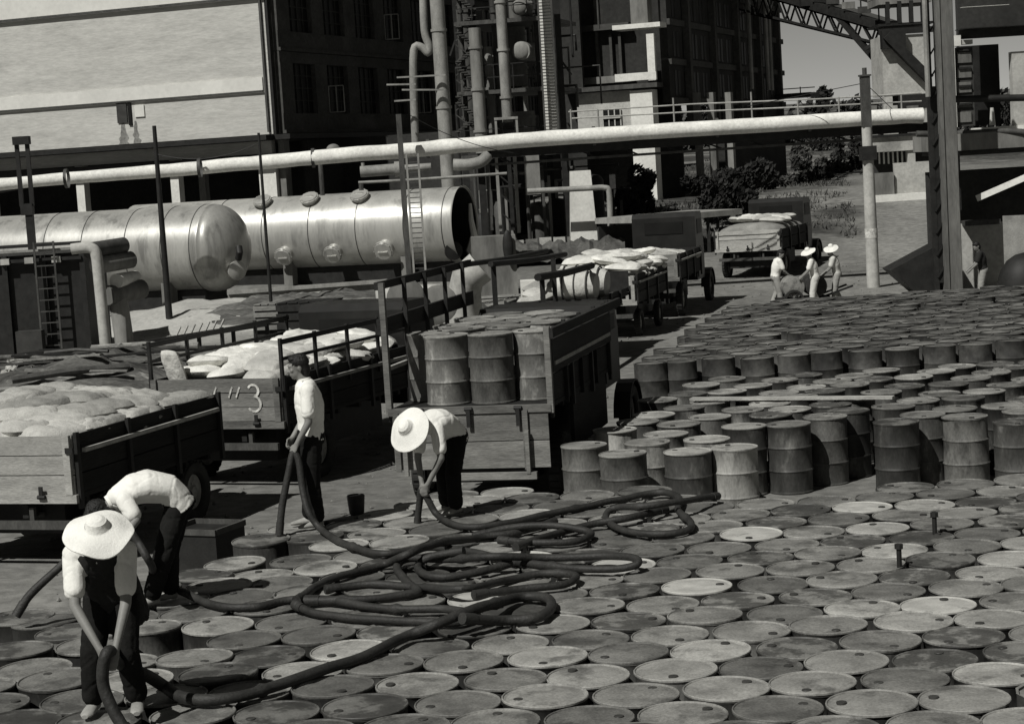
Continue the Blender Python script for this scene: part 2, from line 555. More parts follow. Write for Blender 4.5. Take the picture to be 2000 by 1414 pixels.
inv = {v: k for k, v in claimed.items()}
LAND = [((205, 1300), 'the worker with hat and apron'), ((60, 1290), 'the lower left corner'), ((330, 1150), 'the bareheaded bending worker'), ((600, 1050), 'the standing worker\'s feet'),
        ((860, 1000), 'the hatted worker by the truck'), ((400, 1240), 'the left end of the folded hose'), ((1260, 1010), 'the small hose ring'), ((1225, 1100), 'the bend of the long hose loop'),
        ((880, 1110), 'the coil in the middle'), ((980, 1190), 'the tail of the diagonal hose'), ((650, 1310), 'the middle of the diagonal hose'), ((450, 1385), 'the hose at the bottom edge'),
        ((850, 1370), 'the bottom centre edge'), ((1200, 1350), 'the bottom edge right of centre'), ((1500, 1370), 'the bottom edge at the right'), ((1900, 1370), 'the lower right corner'),
        ((1230, 1200), 'the middle of the field'), ((1450, 1200), 'the field right of centre'), ((1700, 1230), 'the right half of the field'), ((1930, 1200), 'the right edge halfway down'),
        ((1480, 1070), 'the upper middle of the field'), ((1640, 1010), 'the foot of the tall dark drums'), ((1880, 1010), 'the upper standpipe'), ((1760, 1110), 'the lower standpipe'), ((1080, 1130), 'the gap between the hose loops')]
lid_words = {'pale': 'pale lidded drum', 'mid': 'grey lidded drum', 'dark': 'dark lidded drum', 'white': 'whitish lidded drum'}
pending = {}
WORK = [G(215, 1400, DH), G(290, 1180, DH), G(610, 1030, DH), G(870, 1005, DH)]
for i, (x, y) in enumerate(cand):
    z = 0.0
    px, py = proj((x, y, DH))
    loose = sstep(-1.2, -3.2, x) if x < -1.2 else 0
    x += random.uniform(-.05, .05) * loose; y += random.uniform(-.05, .05) * loose
    z = random.uniform(-.014, .014) + loose * random.choice((-.05, 0, 0, .0, .02))
    near = min((V((x, y, DH)) - q).length for q in WORK)
    if near < .7: z = 0
    r = random.random()
    lid = 'pale' if r < .22 else ('dark' if r > .80 else 'mid')
    label = None
    if i in inv: lid, label = special[inv[i]]
    # the field thins out where a drum has been taken away
    if i not in inv and near > .9 and loose > .3 and random.random() < .08: continue
    if i not in inv and near > .9 and random.random() < .003: continue
    if not (-70 < px < 2070 and py < 1440):
        outside.append((x, y, 1)); continue
    zone = min(LAND, key=lambda a: (a[0][0] - px) ** 2 + 2.5 * (a[0][1] - py) ** 2)
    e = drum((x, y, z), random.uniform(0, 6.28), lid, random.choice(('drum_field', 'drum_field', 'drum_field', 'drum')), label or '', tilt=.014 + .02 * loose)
    if not label: pending.setdefault((lid, zone[1]), []).append(((zone[0][0] - px) ** 2 + 2.5 * (zone[0][1] - py) ** 2, px, e))
for (lid, zn), L_ in pending.items():
    L_.sort(key=lambda a: a[0])
    n_ = len(L_)
    for i, (d_, px, e) in enumerate(L_):
        if n_ == 1: e['label'] = lid_words[lid] + ' at ' + zn + ', the only one'
        elif n_ == 2: e['label'] = ('left' if px <= min(a[1] for a in L_) else 'right') + ' one of two ' + lid_words[lid].replace('drum', 'drums') + ' at ' + zn
        elif n_ == 3:
            k_ = sorted(a[1] for a in L_).index(px)
            e['label'] = ('leftmost', 'middle', 'rightmost')[k_] + ' of three ' + lid_words[lid].replace('drum', 'drums') + ' at ' + zn
        else:
            k_ = sorted(a[1] for a in L_)
            e['label'] = ('leftmost', 'second', 'third', 'fourth', 'fifth', 'sixth', 'seventh', 'eighth', 'ninth', 'tenth', 'eleventh', 'twelfth', 'thirteenth', 'fourteenth', 'fifteenth', 'sixteenth', 'seventeenth', 'eighteenth', 'nineteenth', 'twentieth')[k_.index(px)] + (' from left' if k_.index(px) else '') + ' of the ' + lid_words[lid].replace('drum', 'drums') + ' at ' + zn
N_FRONT = len(DRUMS)

# single drums off the edge of the field
p = G(38, 1203, DH); drum((p.x, p.y, 0), 2.5, 'dark', 'drum_dark', 'dark drum at the left edge with a hose end in its bung')
# dark open box at the border of the field
# -- second group: standing drums behind the field, and a third beyond an aisle
def field_left2(Y): return 0.55 + (Y - 23) * .30
sp2 = {(1218, 884): ('pale', 'drum', 'short looking grey drum with bright hoop behind the hose heap'),
       (1342, 880): ('pale', 'drum_dark', 'dark sided drum with a pale lid between two pale drums behind the hose'),
       (1432, 872): ('pale', 'drum_pale', 'whitish drum with one dark stained side at the right end of the pale cluster'),
       (1140, 868): ('pale', 'drum', 'leftmost grey drum of the cluster behind the hose heap'),
       (1885, 812): ('mid', 'drum', 'tall drum with a bright rubbed stripe in the front row of the dark drums'),
       (1610, 812): ('mid', 'drum', 'tall drum with clear hoops third from the left in the dark front row'),
       (1505, 808): ('dark', 'drum_dark', 'dented dark drum at the left end of the tall dark front row'),
       (1750, 822): ('dark', 'drum_dark', 'blackish smooth drum standing slightly forward in the dark front row'),
       (1985, 822): ('dark', 'drum_dark', 'dark drum cut by the right edge in the dark front row')}
pos2 = []
for k, v in sp2.items():
    q = G(k[0], k[1], DH)
    pos2.append((q.x, q.y))
    drum((q.x, q.y, 0), random.uniform(0, 6.28), v[0], v[1], v[2], tilt=.01)
for cl_i, (px, py, body) in enumerate(((1200, 838, 'drum_pale'), (1170, 866, 'drum'), (1262, 862, 'drum_pale'), (1380, 856, 'drum_pale'), (1300, 846, 'drum'), (1245, 822, 'drum'))):
    q = G(px, py, DH)
    if all((q.x - a) ** 2 + (q.y - b) ** 2 > .32 for a, b in pos2):
        pos2.append((q.x, q.y))
        drum((q.x, q.y, 0), random.uniform(0, 6.28), 'pale', body, ('farther left', 'left rear', 'middle', 'right', 'central rear', 'hindmost')[cl_i] + ' light drum inside the cluster behind the hose heap', tilt=.01)
fr_ = sorted([p for p, k in zip(pos2, sp2) if k[0] > 1450], key=lambda p: p[0])
fr2 = []
for (xa, ya), (xb, yb) in zip(fr_, fr_[1:]):
    n_ = max(1, round((xb - xa) / .62))
    for q_ in range(n_):
        fr2.append((xa + (xb - xa) * (q_ + .5) / n_, max(ya, yb) + .42))
cw = ('first', 'second', 'third', 'fourth', 'fifth', 'sixth', 'seventh', 'eighth', 'ninth')
for q_, (x, y) in enumerate(fr2):
    if all((x - a) ** 2 + (y - b) ** 2 > .27 for a, b in pos2):
        pos2.append((x, y))
        drum((x, y, 0), random.uniform(0, 6.28), random.choice(('mid', 'dark', 'pale')), 'drum_dark', cw[q_] + ' dark drum from left filling the gaps of the tall front row', tilt=.01)
rest = []
Y = 24.9
row = 0
while Y < 30.3:
    x = field_left2(Y) + (row % 2) * .3
    while x < 11.5:
        q = (x + random.uniform(-.03, .03), Y + random.uniform(-.03, .03) - (x - 3) * .045)
        if q[0] > 1.0 + (q[1] - 23) * .2 and all((q[0] - a) ** 2 + (q[1] - b) ** 2 > .33 for a, b in pos2):
            rest.append((q[0], q[1], 2)); pos2.append(q)
        x += .60
    Y += .53; row += 1
Y = 33.1
row = 0
while Y < 45.5:
    x = 2.3 + (Y - 33) * .26 + (row % 2) * .3
    lim = 99
    while x < 17.5:
        q = (x + random.uniform(-.06, .06), Y + random.uniform(-.06, .06))
        back = 45.2 - max(0, 6.0 - q[0]) * 1.2
        if q[1] < back and random.random() > .05 and x / Y < .36: rest.append((q[0], q[1], 3))
        x += .62
    Y += .56; row += 1
def vis(q):
    px, py = proj((q[0], q[1], DH)); return -60 < px < 2060
rest = [q for q in rest if q[0] / q[1] < .36]
rest = sorted(rest, key=lambda q: q[1]) + outside
n_ind = 0
BUDGET = 300 - len(DRUMS) - 12
extra = MB(); extral = MB()
for q in rest:
    x, y, gno = q
    if gno != 1 and n_ind < BUDGET and vis(q):
        px, py = proj((x, y, DH))
        right = px > 1450
        lid = random.choice(['mid', 'pale', 'mid', 'pale'] if not right else ['mid', 'dark', 'pale', 'mid'])
        body = 'drum_dark' if right else random.choice(['drum', 'drum_dark', 'drum'])
        drum((x, y, 0), random.uniform(0, 6.28), lid, body,
             lid + '-lidded ' + ('dark drum ' if right else 'grey drum ') + ('just behind the tall front row' if y < 26.4 else ('midway between the front row and the long plank' if y < 28.6 else ('under or near the long plank' if y < 31.5 else 'facing the aisle beyond the long plank'))) + ', ' + ('left of the light cluster' if px < 1250 else 'towards the left' if px < 1430 else 'left of centre' if px < 1600 else 'right of centre' if px < 1780 else 'at the right edge'), tilt=.012)
        n_ind += 1
    else:
        zj = random.uniform(-.02, .03)
        k = .29
        extra.lathe([(k, zj), (k, .28 + zj), (k + .01, .295 + zj), (k, .31 + zj), (k, .58 + zj), (k + .01, .595 + zj), (k, .61 + zj), (k, .87 + zj), (k + .006, .89 + zj), (k - .012, .885 + zj), (k - .014, .868 + zj), (.001, .876 + zj)],
                    14, Matrix.Translation((x, y, 0)) @ Matrix.Rotation(random.uniform(-.03, .03), 4, 'X') @ Matrix.Rotation(random.uniform(-.03, .03), 4, 'Y'), cap0=False, cap1=False)
M['lid_far'] = mat('lid_far', 0.15, 0.7, 0.7, 1.3, 0.35, 9, stain=(0.5, 0.62, .4, 1.8))
M['drum_far'] = mat('drum_far', 0.055, 0.7, 0.75, 1.1, 0.35, 9, stain=(0.52, 0.66, .45, 1.6))
o = solo('steel_drums', extra, M['drum_far'], 'crowded rows of grey and dark drums standing in the far part of the yard', 'drums', V((6, 38, 0)), GROUPD)
o['kind'] = 'stuff'
o.data.materials.append(M['lid_far'])
for f in o.data.polygons:
    if f.center.z > .8 and f.normal.z > .5: f.material_index = 1
# plank lying on the drum tops
mb = MB(); a, b = G(1350, 779, .93), G(1745, 776, .93)
mb.bar(a, b, .16, .035)
solo('plank', mb, M['wood_pale'], 'long pale plank lying across the drum tops on the right', 'plank')

# two short standpipes screwed into drums of the right field
for px, py, l in ((1826, 1043, 'short dark standpipe rising from a drum at the far right of the packed field'), (1757, 1108, 'short dark standpipe in a drum lower and left of the other standpipe')):
    b = G(px, py, DH - .01)
    mb = MB(); mb.tube([b, b + V((0, 0, .16))], .022, 8); mb.tube([b + V((0, 0, .16)), b + V((0, 0, .2))], .036, 8)
    solo('standpipe', mb, M['iron'], l, 'pipe', b, 'standpipes in the drums')

# ------------------------------------------------------------------ hoses
def catmull(pts, k=7):
    P = [pts[0]] + pts + [pts[-1]]
    out = []
    for i in range(1, len(P) - 2):
        a, b, c, d = P[i - 1], P[i], P[i + 1], P[i + 2]
        for j in range(k):
            t = j / k
            out.append(.5 * ((2 * b) + (c - a) * t + (2 * a - 5 * b + 4 * c - d) * t * t + (3 * b - a - 3 * c + d) * t ** 3))
    out.append(P[-2])
    return out
HR = .033
def hose(pix, label, r=HR, pre=(), post=()):
    pts = [V(p) for p in pre]
    for q in pix:
        dz = q[2] if len(q) > 2 else 0
        pts.append(G(q[0], q[1], DH + .012 + r + dz) - V((0, 0, 0)))
    pts += [V(p) for p in post]
    path = catmull(pts)
    mb = MB()
    path = [p + V((.03 * noise.noise(p * 1.7), .03 * noise.noise(p * 1.7 + V((9, 0, 0))), .010 * noise.noise(p * 3))) for p in path]
    rr_ = [r * (1 + .10 * noise.noise(p * 2.3)) for p in path]
    acc = 0
    for i in range(1, len(path)):
        acc += (path[i] - path[i - 1]).length
        if acc > 2.6: rr_[i] = r + .012; acc = 0
    mb.tube(path, rr_, 12)
    # clamped ends
    for e, f in ((0, 3), (-1, -4)):
        d = (path[e] - path[f]).normalized()
        mb.tube([path[e] - d * .10, path[e] + d * .03], r + .006, 12)
    return solo('hose', mb, M['hose'], label, 'hose', None, 'filling hoses lying over the drums')
def hold(px, py, Y): return at(px, py, Y)
# depth of each worker: the drum top he stands on
PW3 = G(608, 1030, DH); PW4 = G(872, 1006, DH); PW2 = G(300, 1182, DH); PW1 = G(215, 1400, DH)
y3, y4, y2, y1 = PW3.y, PW4.y, PW2.y, PW1.y
# hose of the standing worker: from a drum up to his hand, down again and across the field in a long loop
hose([(660, 1056), (700, 1072), (750, 1082), (800, 1074), (850, 1068), (920, 1078), (1000, 1096), (1090, 1108), (1180, 1112), (1232, 1106, .02), (1246, 1096, .05), (1225, 1088, .06), (1160, 1086, .04), (1060, 1090, .04), (960, 1088, .1), (880, 1092, .04), (800, 1090, .02), (776, 1106), (790, 1130), (818, 1152), (800, 1160), (700, 1172), (600, 1174)],
     'long black hose from the standing worker\'s hand with a far loop', .035,
     pre=[at(545, 1040, y3 - .35) + V((0, 0, .0)), at(553, 985, y3 - .32), at(562, 925, y3 - .28), at(571, 886, y3 - .24), at(582, 900, y3 - .26), at(590, 950, y3 - .3), at(603, 1000, y3 - .4), at(628, 1035, y3 - .5)])
# hose of the hatted worker in the middle
hose([(880, 1022), (930, 1028), (1010, 1018), (1090, 1000), (1170, 984), (1250, 967), (1300, 963), (1328, 974), (1326, 998), (1347, 1020), (1338, 1036), (1280, 1042), (1215, 1034), (1184, 1012), (1200, 992, .06), (1260, 988, .11), (1330, 980, .10), (1403, 968, .02)],
     'black hose from the hatted worker by the truck ending in a small ring', .034,
     pre=[at(816, 1030, y4 - .3), at(818, 985, y4 - .32), at(822, 955, y4 - .36), at(834, 975, y4 - .36), at(852, 1005, y4 - .4)])
# slack lengths across the middle
hose([(1010, 1066, .02), (1090, 1040), (1160, 1024), (1230, 1010, .04), (1300, 996)], 'short slack stretch of black hose between the small ring and the middle coil', .035)
hose([(580, 1172, .02), (630, 1138), (690, 1118), (750, 1102), (800, 1082, .12), (850, 1062, .1), (930, 1050), (1010, 1040), (1080, 1018)], 'black hose slanting up from the middle coil towards the truck', .035)
hose([(990, 1102, .02), (930, 1118), (870, 1126), (830, 1122), (818, 1104), (842, 1088, .06), (900, 1076, .12)], 'small curled end of black hose inside the middle coil', .035)
hose([(640, 1150, .0), (720, 1140), (820, 1146), (900, 1150, .06), (985, 1134), (1060, 1120), (1120, 1124), (1100, 1140), (1010, 1150), (930, 1160, .02)], 'thin tangled stretch of black hose crossing below the middle coil', .034)
hose([(930, 1046), (1000, 1030, .05), (1080, 1026, .06), (1150, 1040), (1130, 1056), (1050, 1060), (980, 1056)], 'thin slack hose loop between the middle coil and the small ring', .034)
# hose of the bareheaded bending worker
hose([(318, 1130, .1), (370, 1162, .02), (430, 1184), (500, 1184), (560, 1172), (640, 1172), (720, 1184), (800, 1190), (870, 1190), (915, 1200, .02), (890, 1216), (800, 1214), (700, 1206), (620, 1196), (580, 1182, .02)],
     'folded black hose coming from the bareheaded bending worker', .034,
     pre=[at(38, 1196, y2 - .6), at(60, 1160, y2 - .55), at(100, 1118, y2 - .5), at(150, 1075, y2 - .46), at(205, 1040, y2 - .42), at(240, 1025, y2 - .42), at(268, 1058, y2 - .44), at(292, 1100, y2 - .46)])
# hose of the worker in front
pts = [at(262, 1440, y1 - .55), at(232, 1395, y1 - .5), at(208, 1345, y1 - .46), at(203, 1306, y1 - .46), at(209, 1274, y1 - .44), at(219, 1272, y1 - .34), at(228, 1290, y1 - .12), at(246, 1304, y1 + .12), at(275, 1316, y1 + .24)]
hose([(318, 1342, .02), (350, 1360), (405, 1366), (480, 1356), (560, 1332), (640, 1306), (720, 1278), (800, 1240, .0), (860, 1214, .08), (930, 1188, .1), (1010, 1168, .0), (1068, 1168), (1076, 1186), (1050, 1206), (980, 1212), (910, 1206, .1)],
     'thick black hose sweeping diagonally from the worker in front to the middle', .041, pre=pts)

# ------------------------------------------------------------------ people
def remeshed(name, mb, m, parent, vox, smooth_it=6, world_loc=V(), label=None, post=None):
    me = mb.mesh(name + '_raw', 0)
    t = bpy.data.objects.new('tmp', me)
    C.objects.link(t)
    r = t.modifiers.new('r', 'REMESH'); r.mode = 'VOXEL'; r.voxel_size = vox
    if smooth_it:
        s = t.modifiers.new('s', 'SMOOTH'); s.iterations = smooth_it; s.factor = .5
    bpy.context.view_layer.update()
    dg = bpy.context.evaluated_depsgraph_get()
    res = bpy.data.meshes.new_from_object(t.evaluated_get(dg))
    bpy.data.objects.remove(t)
    bpy.data.meshes.remove(me)
    res.name = name
    if post:
        for v in res.vertices: v.co = post(v.co.copy(), v.normal.copy())
    res.materials.clear()
    res.polygons.foreach_set('use_smooth', [True] * len(res.polygons))
    o = link(name, res, m, parent, label)
    return o
def hand(mb, wr, d, up, side, k=1.0):
    """palm + five curled fingers: d along the forearm, up = back of the hand, side = thumb side"""
    wr, d, up, side = V(wr), V(d).normalized(), V(up).normalized(), V(side).normalized()
    up = (up - d * up.dot(d)).normalized()
    side = (side - d * side.dot(d) - up * side.dot(up)).normalized()
    mb.loft([wr - d * .02, wr + d * .02, wr + d * .055, wr + d * .09], side, [.027 * k, .034 * k, .041 * k, .036 * k], [.02, .018, .015, .013], 12)
    for i, ln in enumerate((.040, .046, .043, .034)):
        o = (1.2 - i * .8) * .026 * k
        a = wr + d * .085 + side * o
        b = a + d * ln * .75 - up * .018
        c = b + d * .008 - up * ln * .65
        e = c - d * ln * .45 - up * .012
        mb.caps(a, b, .0095, .009, 8); mb.caps(b, c, .009, .0082, 8); mb.caps(c, e, .0082, .007, 8)
    a = wr + d * .03 + side * .032
    b = a + d * .03 + side * .022 - up * .012
    c = b + d * .028 - up * .02
    mb.caps(a, b, .013, .011, 8); mb.caps(b, c, .011, .009, 8)
def head(mb, c, face, up, k=1.0):
    """skull, jaw, nose, brow, ears, eye sockets; c = centre of the head"""
    c = V(c); f = V(face).normalized(); u = V(up); u = (u - f * u.dot(f)).normalized(); s = f.cross(u)
    Mx = Matrix((s, f, u)).transposed()
    L = lambda x, y, z: c + Mx @ V((x, y, z))
    mb.ell(L(0, -.008, .03), (.074 * k, .094 * k, .088 * k), Mx)
    mb.ell(L(0, .030, -.045), (.056 * k, .060 * k, .066 * k), Mx)
    mb.ell(L(0, .055, -.088), (.028, .026, .022), Mx)              # chin
    mb.caps(L(0, .086, .012), L(0, .106, -.028), .009, .015, 8)     # nose
    mb.ell(L(0, .098, -.03), (.018, .012, .011), Mx)
    mb.ell(L(0, .084, .03), (.05, .016, .012), Mx)                  # brow
    mb.ell(L(.036, .070, -.015), (.022, .018, .018), Mx); mb.ell(L(-.036, .070, -.015), (.022, .018, .018), Mx)   # cheeks
    mb.ell(L(0, .086, -.055), (.022, .010, .006), Mx); mb.ell(L(0, .086, -.066), (.019, .010, .007), Mx)            # lips
    for q in (-1, 1):
        mb.ell(L(.074 * q, -.006, -.005), (.010, .020, .032), Mx)    # ears
        mb.ell(L(.030 * q, .077, .010), (.014, .010, .008), Mx)     # eyelids
    return L, Mx
def limb(mb, a, b, c, ra, rb, rc):
    mb.caps(a, b, ra, rb); mb.caps(b, c, rb, rc)
def folds(amp, sc, seed):
    def f(co, no):
        p = co * sc + V((seed, seed * 2, 0))
        n1 = noise.noise(V((p.x * .7, p.y * .7, p.z * 1.1)))
        n2 = noise.noise(V((p.x * 1.5 + 9, p.y * 1.5, p.z * 1.0)))
        return co + no * amp * (noise.noise(V((p.x * .6, p.y * .6, p.z * .4))) - 1.1 * max(0, .10 - abs(n1)) / .10 - .7 * max(0, .10 - abs(n2)) / .10)
    return f
def person(loc, J, label, hat=None, vox=.009, shirt='shirt', trousers='trousers', shirt_sleeve=.55, apron=False, hair=True, shoes='shoe', hands=True, lean_side=None, sw=1.0, group='workers filling drums', straps=False):
    """J: joints relative to loc. pelvis, waist, chest, neck, head, face, up; sh/el/wr/hd L and R; hip/kn/an/to L and R"""
    e = thing('person', label, 'person', loc, 0, group)
    j = {k: V(v) for k, v in J.items()}
    side = (j['shR'] - j['shL']).normalized()
    hside = (j['hipR'] - j['hipL']).normalized()
    b = MB()
    L, Mx = head(b, j['head'], j['face'], j['up'])
    b.caps(j['neck'], j['head'] - V(j['up']).normalized() * .06, .056, .052)
    b.loft([j['pelvis'] - (j['waist'] - j['pelvis']) * .6, j['pelvis'], j['waist'], j['chest'], j['neck'] - (j['neck'] - j['chest']) * .18, j['neck'] + (j['neck'] - j['chest']) * .12], side, [.12, .15, .135, .165, .125, .055], [.09, .11, .10, .115, .085, .055])
    for q in 'LR':
        limb(b, j['sh' + q], j['el' + q], j['wr' + q], .052, .038, .025)
        limb(b, j['hip' + q], j['kn' + q], j['an' + q], .082, .056, .040)
        d = (j['wr' + q] - j['el' + q])
        if hands:
            hand(b, j['wr' + q], d, j.get('hup' + q, V((0, -1, .3))), j.get('hs' + q, V((1 if q == 'L' else -1, 0, 0.1))))
        else:
            b.caps(j['wr' + q], j['wr' + q] + d.normalized() * .1, .035, .03)
    remeshed('body', b, M['skin'], e, vox, 3)
    # shirt
    s = MB()
    w = sw
    s.loft([j['pelvis'] - (j['waist'] - j['pelvis']) * .25, j['pelvis'] + (j['waist'] - j['pelvis']) * .4, j['waist'], j['chest'] - (j['chest'] - j['waist']) * .2, j['chest'] + (j['neck'] - j['chest']) * .25, j['neck'] - (j['neck'] - j['chest']) * .12, j['neck'] + (j['neck'] - j['chest']) * .05],
           side, [.178 * w, .172 * w, .165 * w, .19 * w, .19 * w, .135, .075], [.135, .13, .128, .145, .135, .098, .072], 20)
    for q in 'LR':
        el = j['sh' + q].lerp(j['el' + q], shirt_sleeve * 1.25)
        s.caps(j['sh' + q], el, .078, .072)
        s.caps(j['sh' + q], j['chest'].lerp(j['neck'], .4), .078, .11)
    remeshed('shirt', s, M[shirt], e, vox * 1.2, 4, post=folds(.0042, 6, random.uniform(0, 9)))
    cl = MB()
    cl.loft([j['neck'] - (j['neck'] - j['chest']) * .02, j['neck'] + (j['neck'] - j['chest']) * .14], side, [.078, .066], [.074, .066], 14)
    obj('collar', cl, M[shirt], e, world=False)
    # trousers
    t = MB()
    t.loft([j['waist'].lerp(j['pelvis'], .45), j['pelvis'], j['pelvis'] - (j['waist'] - j['pelvis']) * .55], hside, [.165, .18, .165], [.125, .14, .13], 18)
    for q in 'LR':
        t.caps(j['hip' + q], j['kn' + q], .108, .088)
        t.caps(j['kn' + q], j['an' + q] + (j['kn' + q] - j['an' + q]) * .12, .088, .082)
    remeshed('trousers', t, M[trousers], e, vox * 1.3, 4, post=folds(.006, 5, random.uniform(0, 9)))
    for q in 'LR':
        sm = MB()
        a, to = j['an' + q], j['to' + q]
        d = (to - a); d.z = 0; d.normalize()
        sm.loft([a - d * .06 + V((0, 0, -.045)), a + V((0, 0, -.035)), a + d * .08 + V((0, 0, -.045)), a + d * .15 + V((0, 0, -.055)), a + d * .19 + V((0, 0, -.06))], d.cross(V((0, 0, 1))), [.030, .042, .046, .045, .022], [.03, .042, .032, .022, .014], 12)
        obj('shoe', sm, M[shoes], e, world=False)
    if hair:
        h = MB()
        h.ell(L(0, -.018, .05), (.088, .102, .092), Mx)
        h.ell(L(0, -.055, -.02), (.078, .062, .09), Mx)
        h.ell(L(0, .045, .095), (.06, .045, .030), Mx)
        remeshed('hair', h, M['hair'], e, vox, 2, post=folds(.006, 28, 3))
    if hat:
        hm = MB()
        c = V(hat['c']); n = V(hat['n']).normalized(); R = hat['r']
        Mh = Matrix.Translation(c) @ n.to_track_quat('Z', 'Y').to_matrix().to_4x4()
        cr = hat.get('crown', .3)
        prof = [(R, -.015 - R * .10), (R * .8, -.004 - R * .07), (R * .6, .008 - R * .03), (R * cr * 1.15, .022), (R * cr, .045), (R * cr * .85, .075), (R * cr * .5, .095), (.001, .10)]
        p2_ = []
        for (ra, za), (rb_, zb_) in zip(prof, prof[1:]):
            for q_ in range(5):
                t_ = q_ / 5; p2_.append((ra + (rb_ - ra) * t_, za + (zb_ - za) * t_ + (.0022 if len(p2_) % 2 else 0)))
        prof = p2_ + [prof[-1]]
        pr2 = [(r, z - .008) for r, z in reversed(prof)]
        hm.lathe(prof + [(0.001, .092)] + pr2[1:] + [prof[0]], 40, Mh, cap0=False, cap1=False)
        sd_ = random.uniform(0, 50)
        for i, p in enumerate(hm.v):
            q = Mh.inverted() @ p
            rr = math.hypot(q.x, q.y) / R
            hm.v[i] = p + n * .05 * rr * rr * noise.noise(V((q.x * 5, q.y * 5, sd_)))
        ho = obj('straw_hat', hm, M['straw'], e, world=False)
        bm_ = MB(); bm_.lathe([(R * cr * 1.12, .024), (R * cr * 1.03, .042)], 30, Mh, cap0=False, cap1=False)
        obj('hat_band', bm_, M['straw_band'], ho, world=False)
    if apron:
        a = MB()
        a.loft([j['pelvis'] - (j['waist'] - j['pelvis']) * 2.2, j['pelvis'], j['waist'], j['chest'] - (j['chest'] - j['waist']) * .2, j['chest'] + (j['neck'] - j['chest']) * .25, j['neck'] - (j['neck'] - j['chest']) * .2],
               side, [.205, .20, .188, .20, .185, .12], [.165, .155, .15, .163, .15, .112], 22)
        remeshed('work_apron', a, M['apron'], e, vox * 1.4, 4, post=folds(.010, 6, 4.2))
    return e

# standing bareheaded worker, in profile, looking left
st_ = person(PW3, dict(pelvis=(.06, 0, .90), waist=(.07, 0, 1.04), chest=(.065, 0, 1.24), neck=(.035, 0, 1.44), head=(-.015, -.01, 1.575), face=(-1, -.25, -.12), up=(.05, 0, 1),
    shL=(.085, -.175, 1.36), elL=(.07, -.235, 1.06), wrL=(-.055, -.245, .86), shR=(.045, .175, 1.36), elR=(.0, .22, 1.08), wrR=(-.13, .10, .88),
    hupL=(-.5, -.8, .3), hsL=(-.6, .2, .6), hupR=(-.5, .8, .3), hsR=(-.6, -.2, .6),
    hipL=(.06, -.085, .86), knL=(.045, -.10, .47), anL=(.075, -.10, .09), toL=(-.1, -.12, .03), hipR=(.06, .085, .86), knR=(.03, .10, .47), anR=(-.02, .12, .09), toR=(-.2, .1, .03)),
    'bareheaded worker in a white shirt standing upright beside the numbered truck')
st_.scale = (1.04, 1.04, 1.04)
# hatted worker bending at the tail of the drum truck
person(PW4, dict(pelvis=(.12, .06, .82), waist=(.07, -.03, .92), chest=(-.03, -.2, 1.0), neck=(-.17, -.34, 1.0), head=(-.28, -.44, .93), face=(-.45, -.35, -.8), up=(-.7, -.5, .45),
    shL=(-.02, -.36, .96), elL=(.0, -.46, .66), wrL=(-.15, -.42, .40), shR=(-.20, -.16, .96), elR=(-.24, -.28, .65), wrR=(-.21, -.38, .40),
    hupL=(.3, -.7, .4), hsL=(-.8, 0, .2), hupR=(-.4, -.7, .4), hsR=(.8, 0, .2),
    hipL=(.15, -.03, .78), knL=(.10, -.14, .43), anL=(.10, .0, .09), toL=(-.05, -.12, .03), hipR=(.08, .12, .78), knR=(-.0, .06, .43), anR=(.0, .2, .09), toR=(-.16, .1, .03)),
    'worker under a tilted straw hat stooping at the tail of the drum truck', hat=dict(c=(-.315, -.50, .985), n=(-.50, -.72, .55), r=.235, crown=.33), hair=False)
# bareheaded worker bent double
person(PW2, dict(pelvis=(.27, .08, .86), waist=(.20, .04, .98), chest=(-.02, -.02, 1.04), neck=(-.26, -.10, .93), head=(-.36, -.14, .83), face=(-.55, -.3, -.75), up=(-.75, -.2, .6),
    shL=(-.12, -.24, .95), elL=(-.02, -.34, .80), wrL=(-.13, -.40, .66), shR=(-.22, .10, .95), elR=(-.32, .0, .70), wrR=(-.30, -.28, .62),
    hupL=(.2, -.6, .6), hsL=(-.8, -.2, .2), hupR=(-.4, -.3, .6), hsR=(.8, -.2, .2),
    hipL=(.26, .0, .82), knL=(.14, -.10, .45), anL=(.0, -.05, .09), toL=(-.14, -.14, .03), hipR=(.26, .17, .82), knR=(.16, .06, .45), anR=(.12, .14, .09), toR=(-.06, .06, .03)),
    'bareheaded worker in a white shirt bent double behind the man in front', sw=1.12)
# hatted worker in front, facing us
person(PW1, dict(pelvis=(.05, .16, .84), waist=(.04, .10, .95), chest=(.04, -.04, 1.14), neck=(.05, -.17, 1.25), head=(.08, -.27, 1.27), face=(0, -.75, -.65), up=(0, -.65, .76),
    shL=(.21, -.06, 1.14), elL=(.215, -.22, .82), wrL=(.155, -.38, .55), shR=(-.14, -.06, 1.14), elR=(-.12, -.22, .82), wrR=(.06, -.38, .55),
    hupL=(.3, -.7, .3), hsL=(-.8, -.2, .2), hupR=(-.3, -.7, .3), hsR=(.8, -.2, .2),
    hipL=(.13, .15, .80), knL=(.14, .03, .44), anL=(.17, .12, .09), toL=(.2, -.1, .03), hipR=(-.04, .15, .80), knR=(-.09, .05, .44), anR=(-.13, .12, .09), toR=(-.16, -.1, .03)),
    'worker in a broad straw hat and dark apron in the front left corner', hat=dict(c=(.095, -.33, 1.345), n=(.06, -.52, .85), r=.232, crown=.33), hair=False, apron=True, group='workers filling drums')
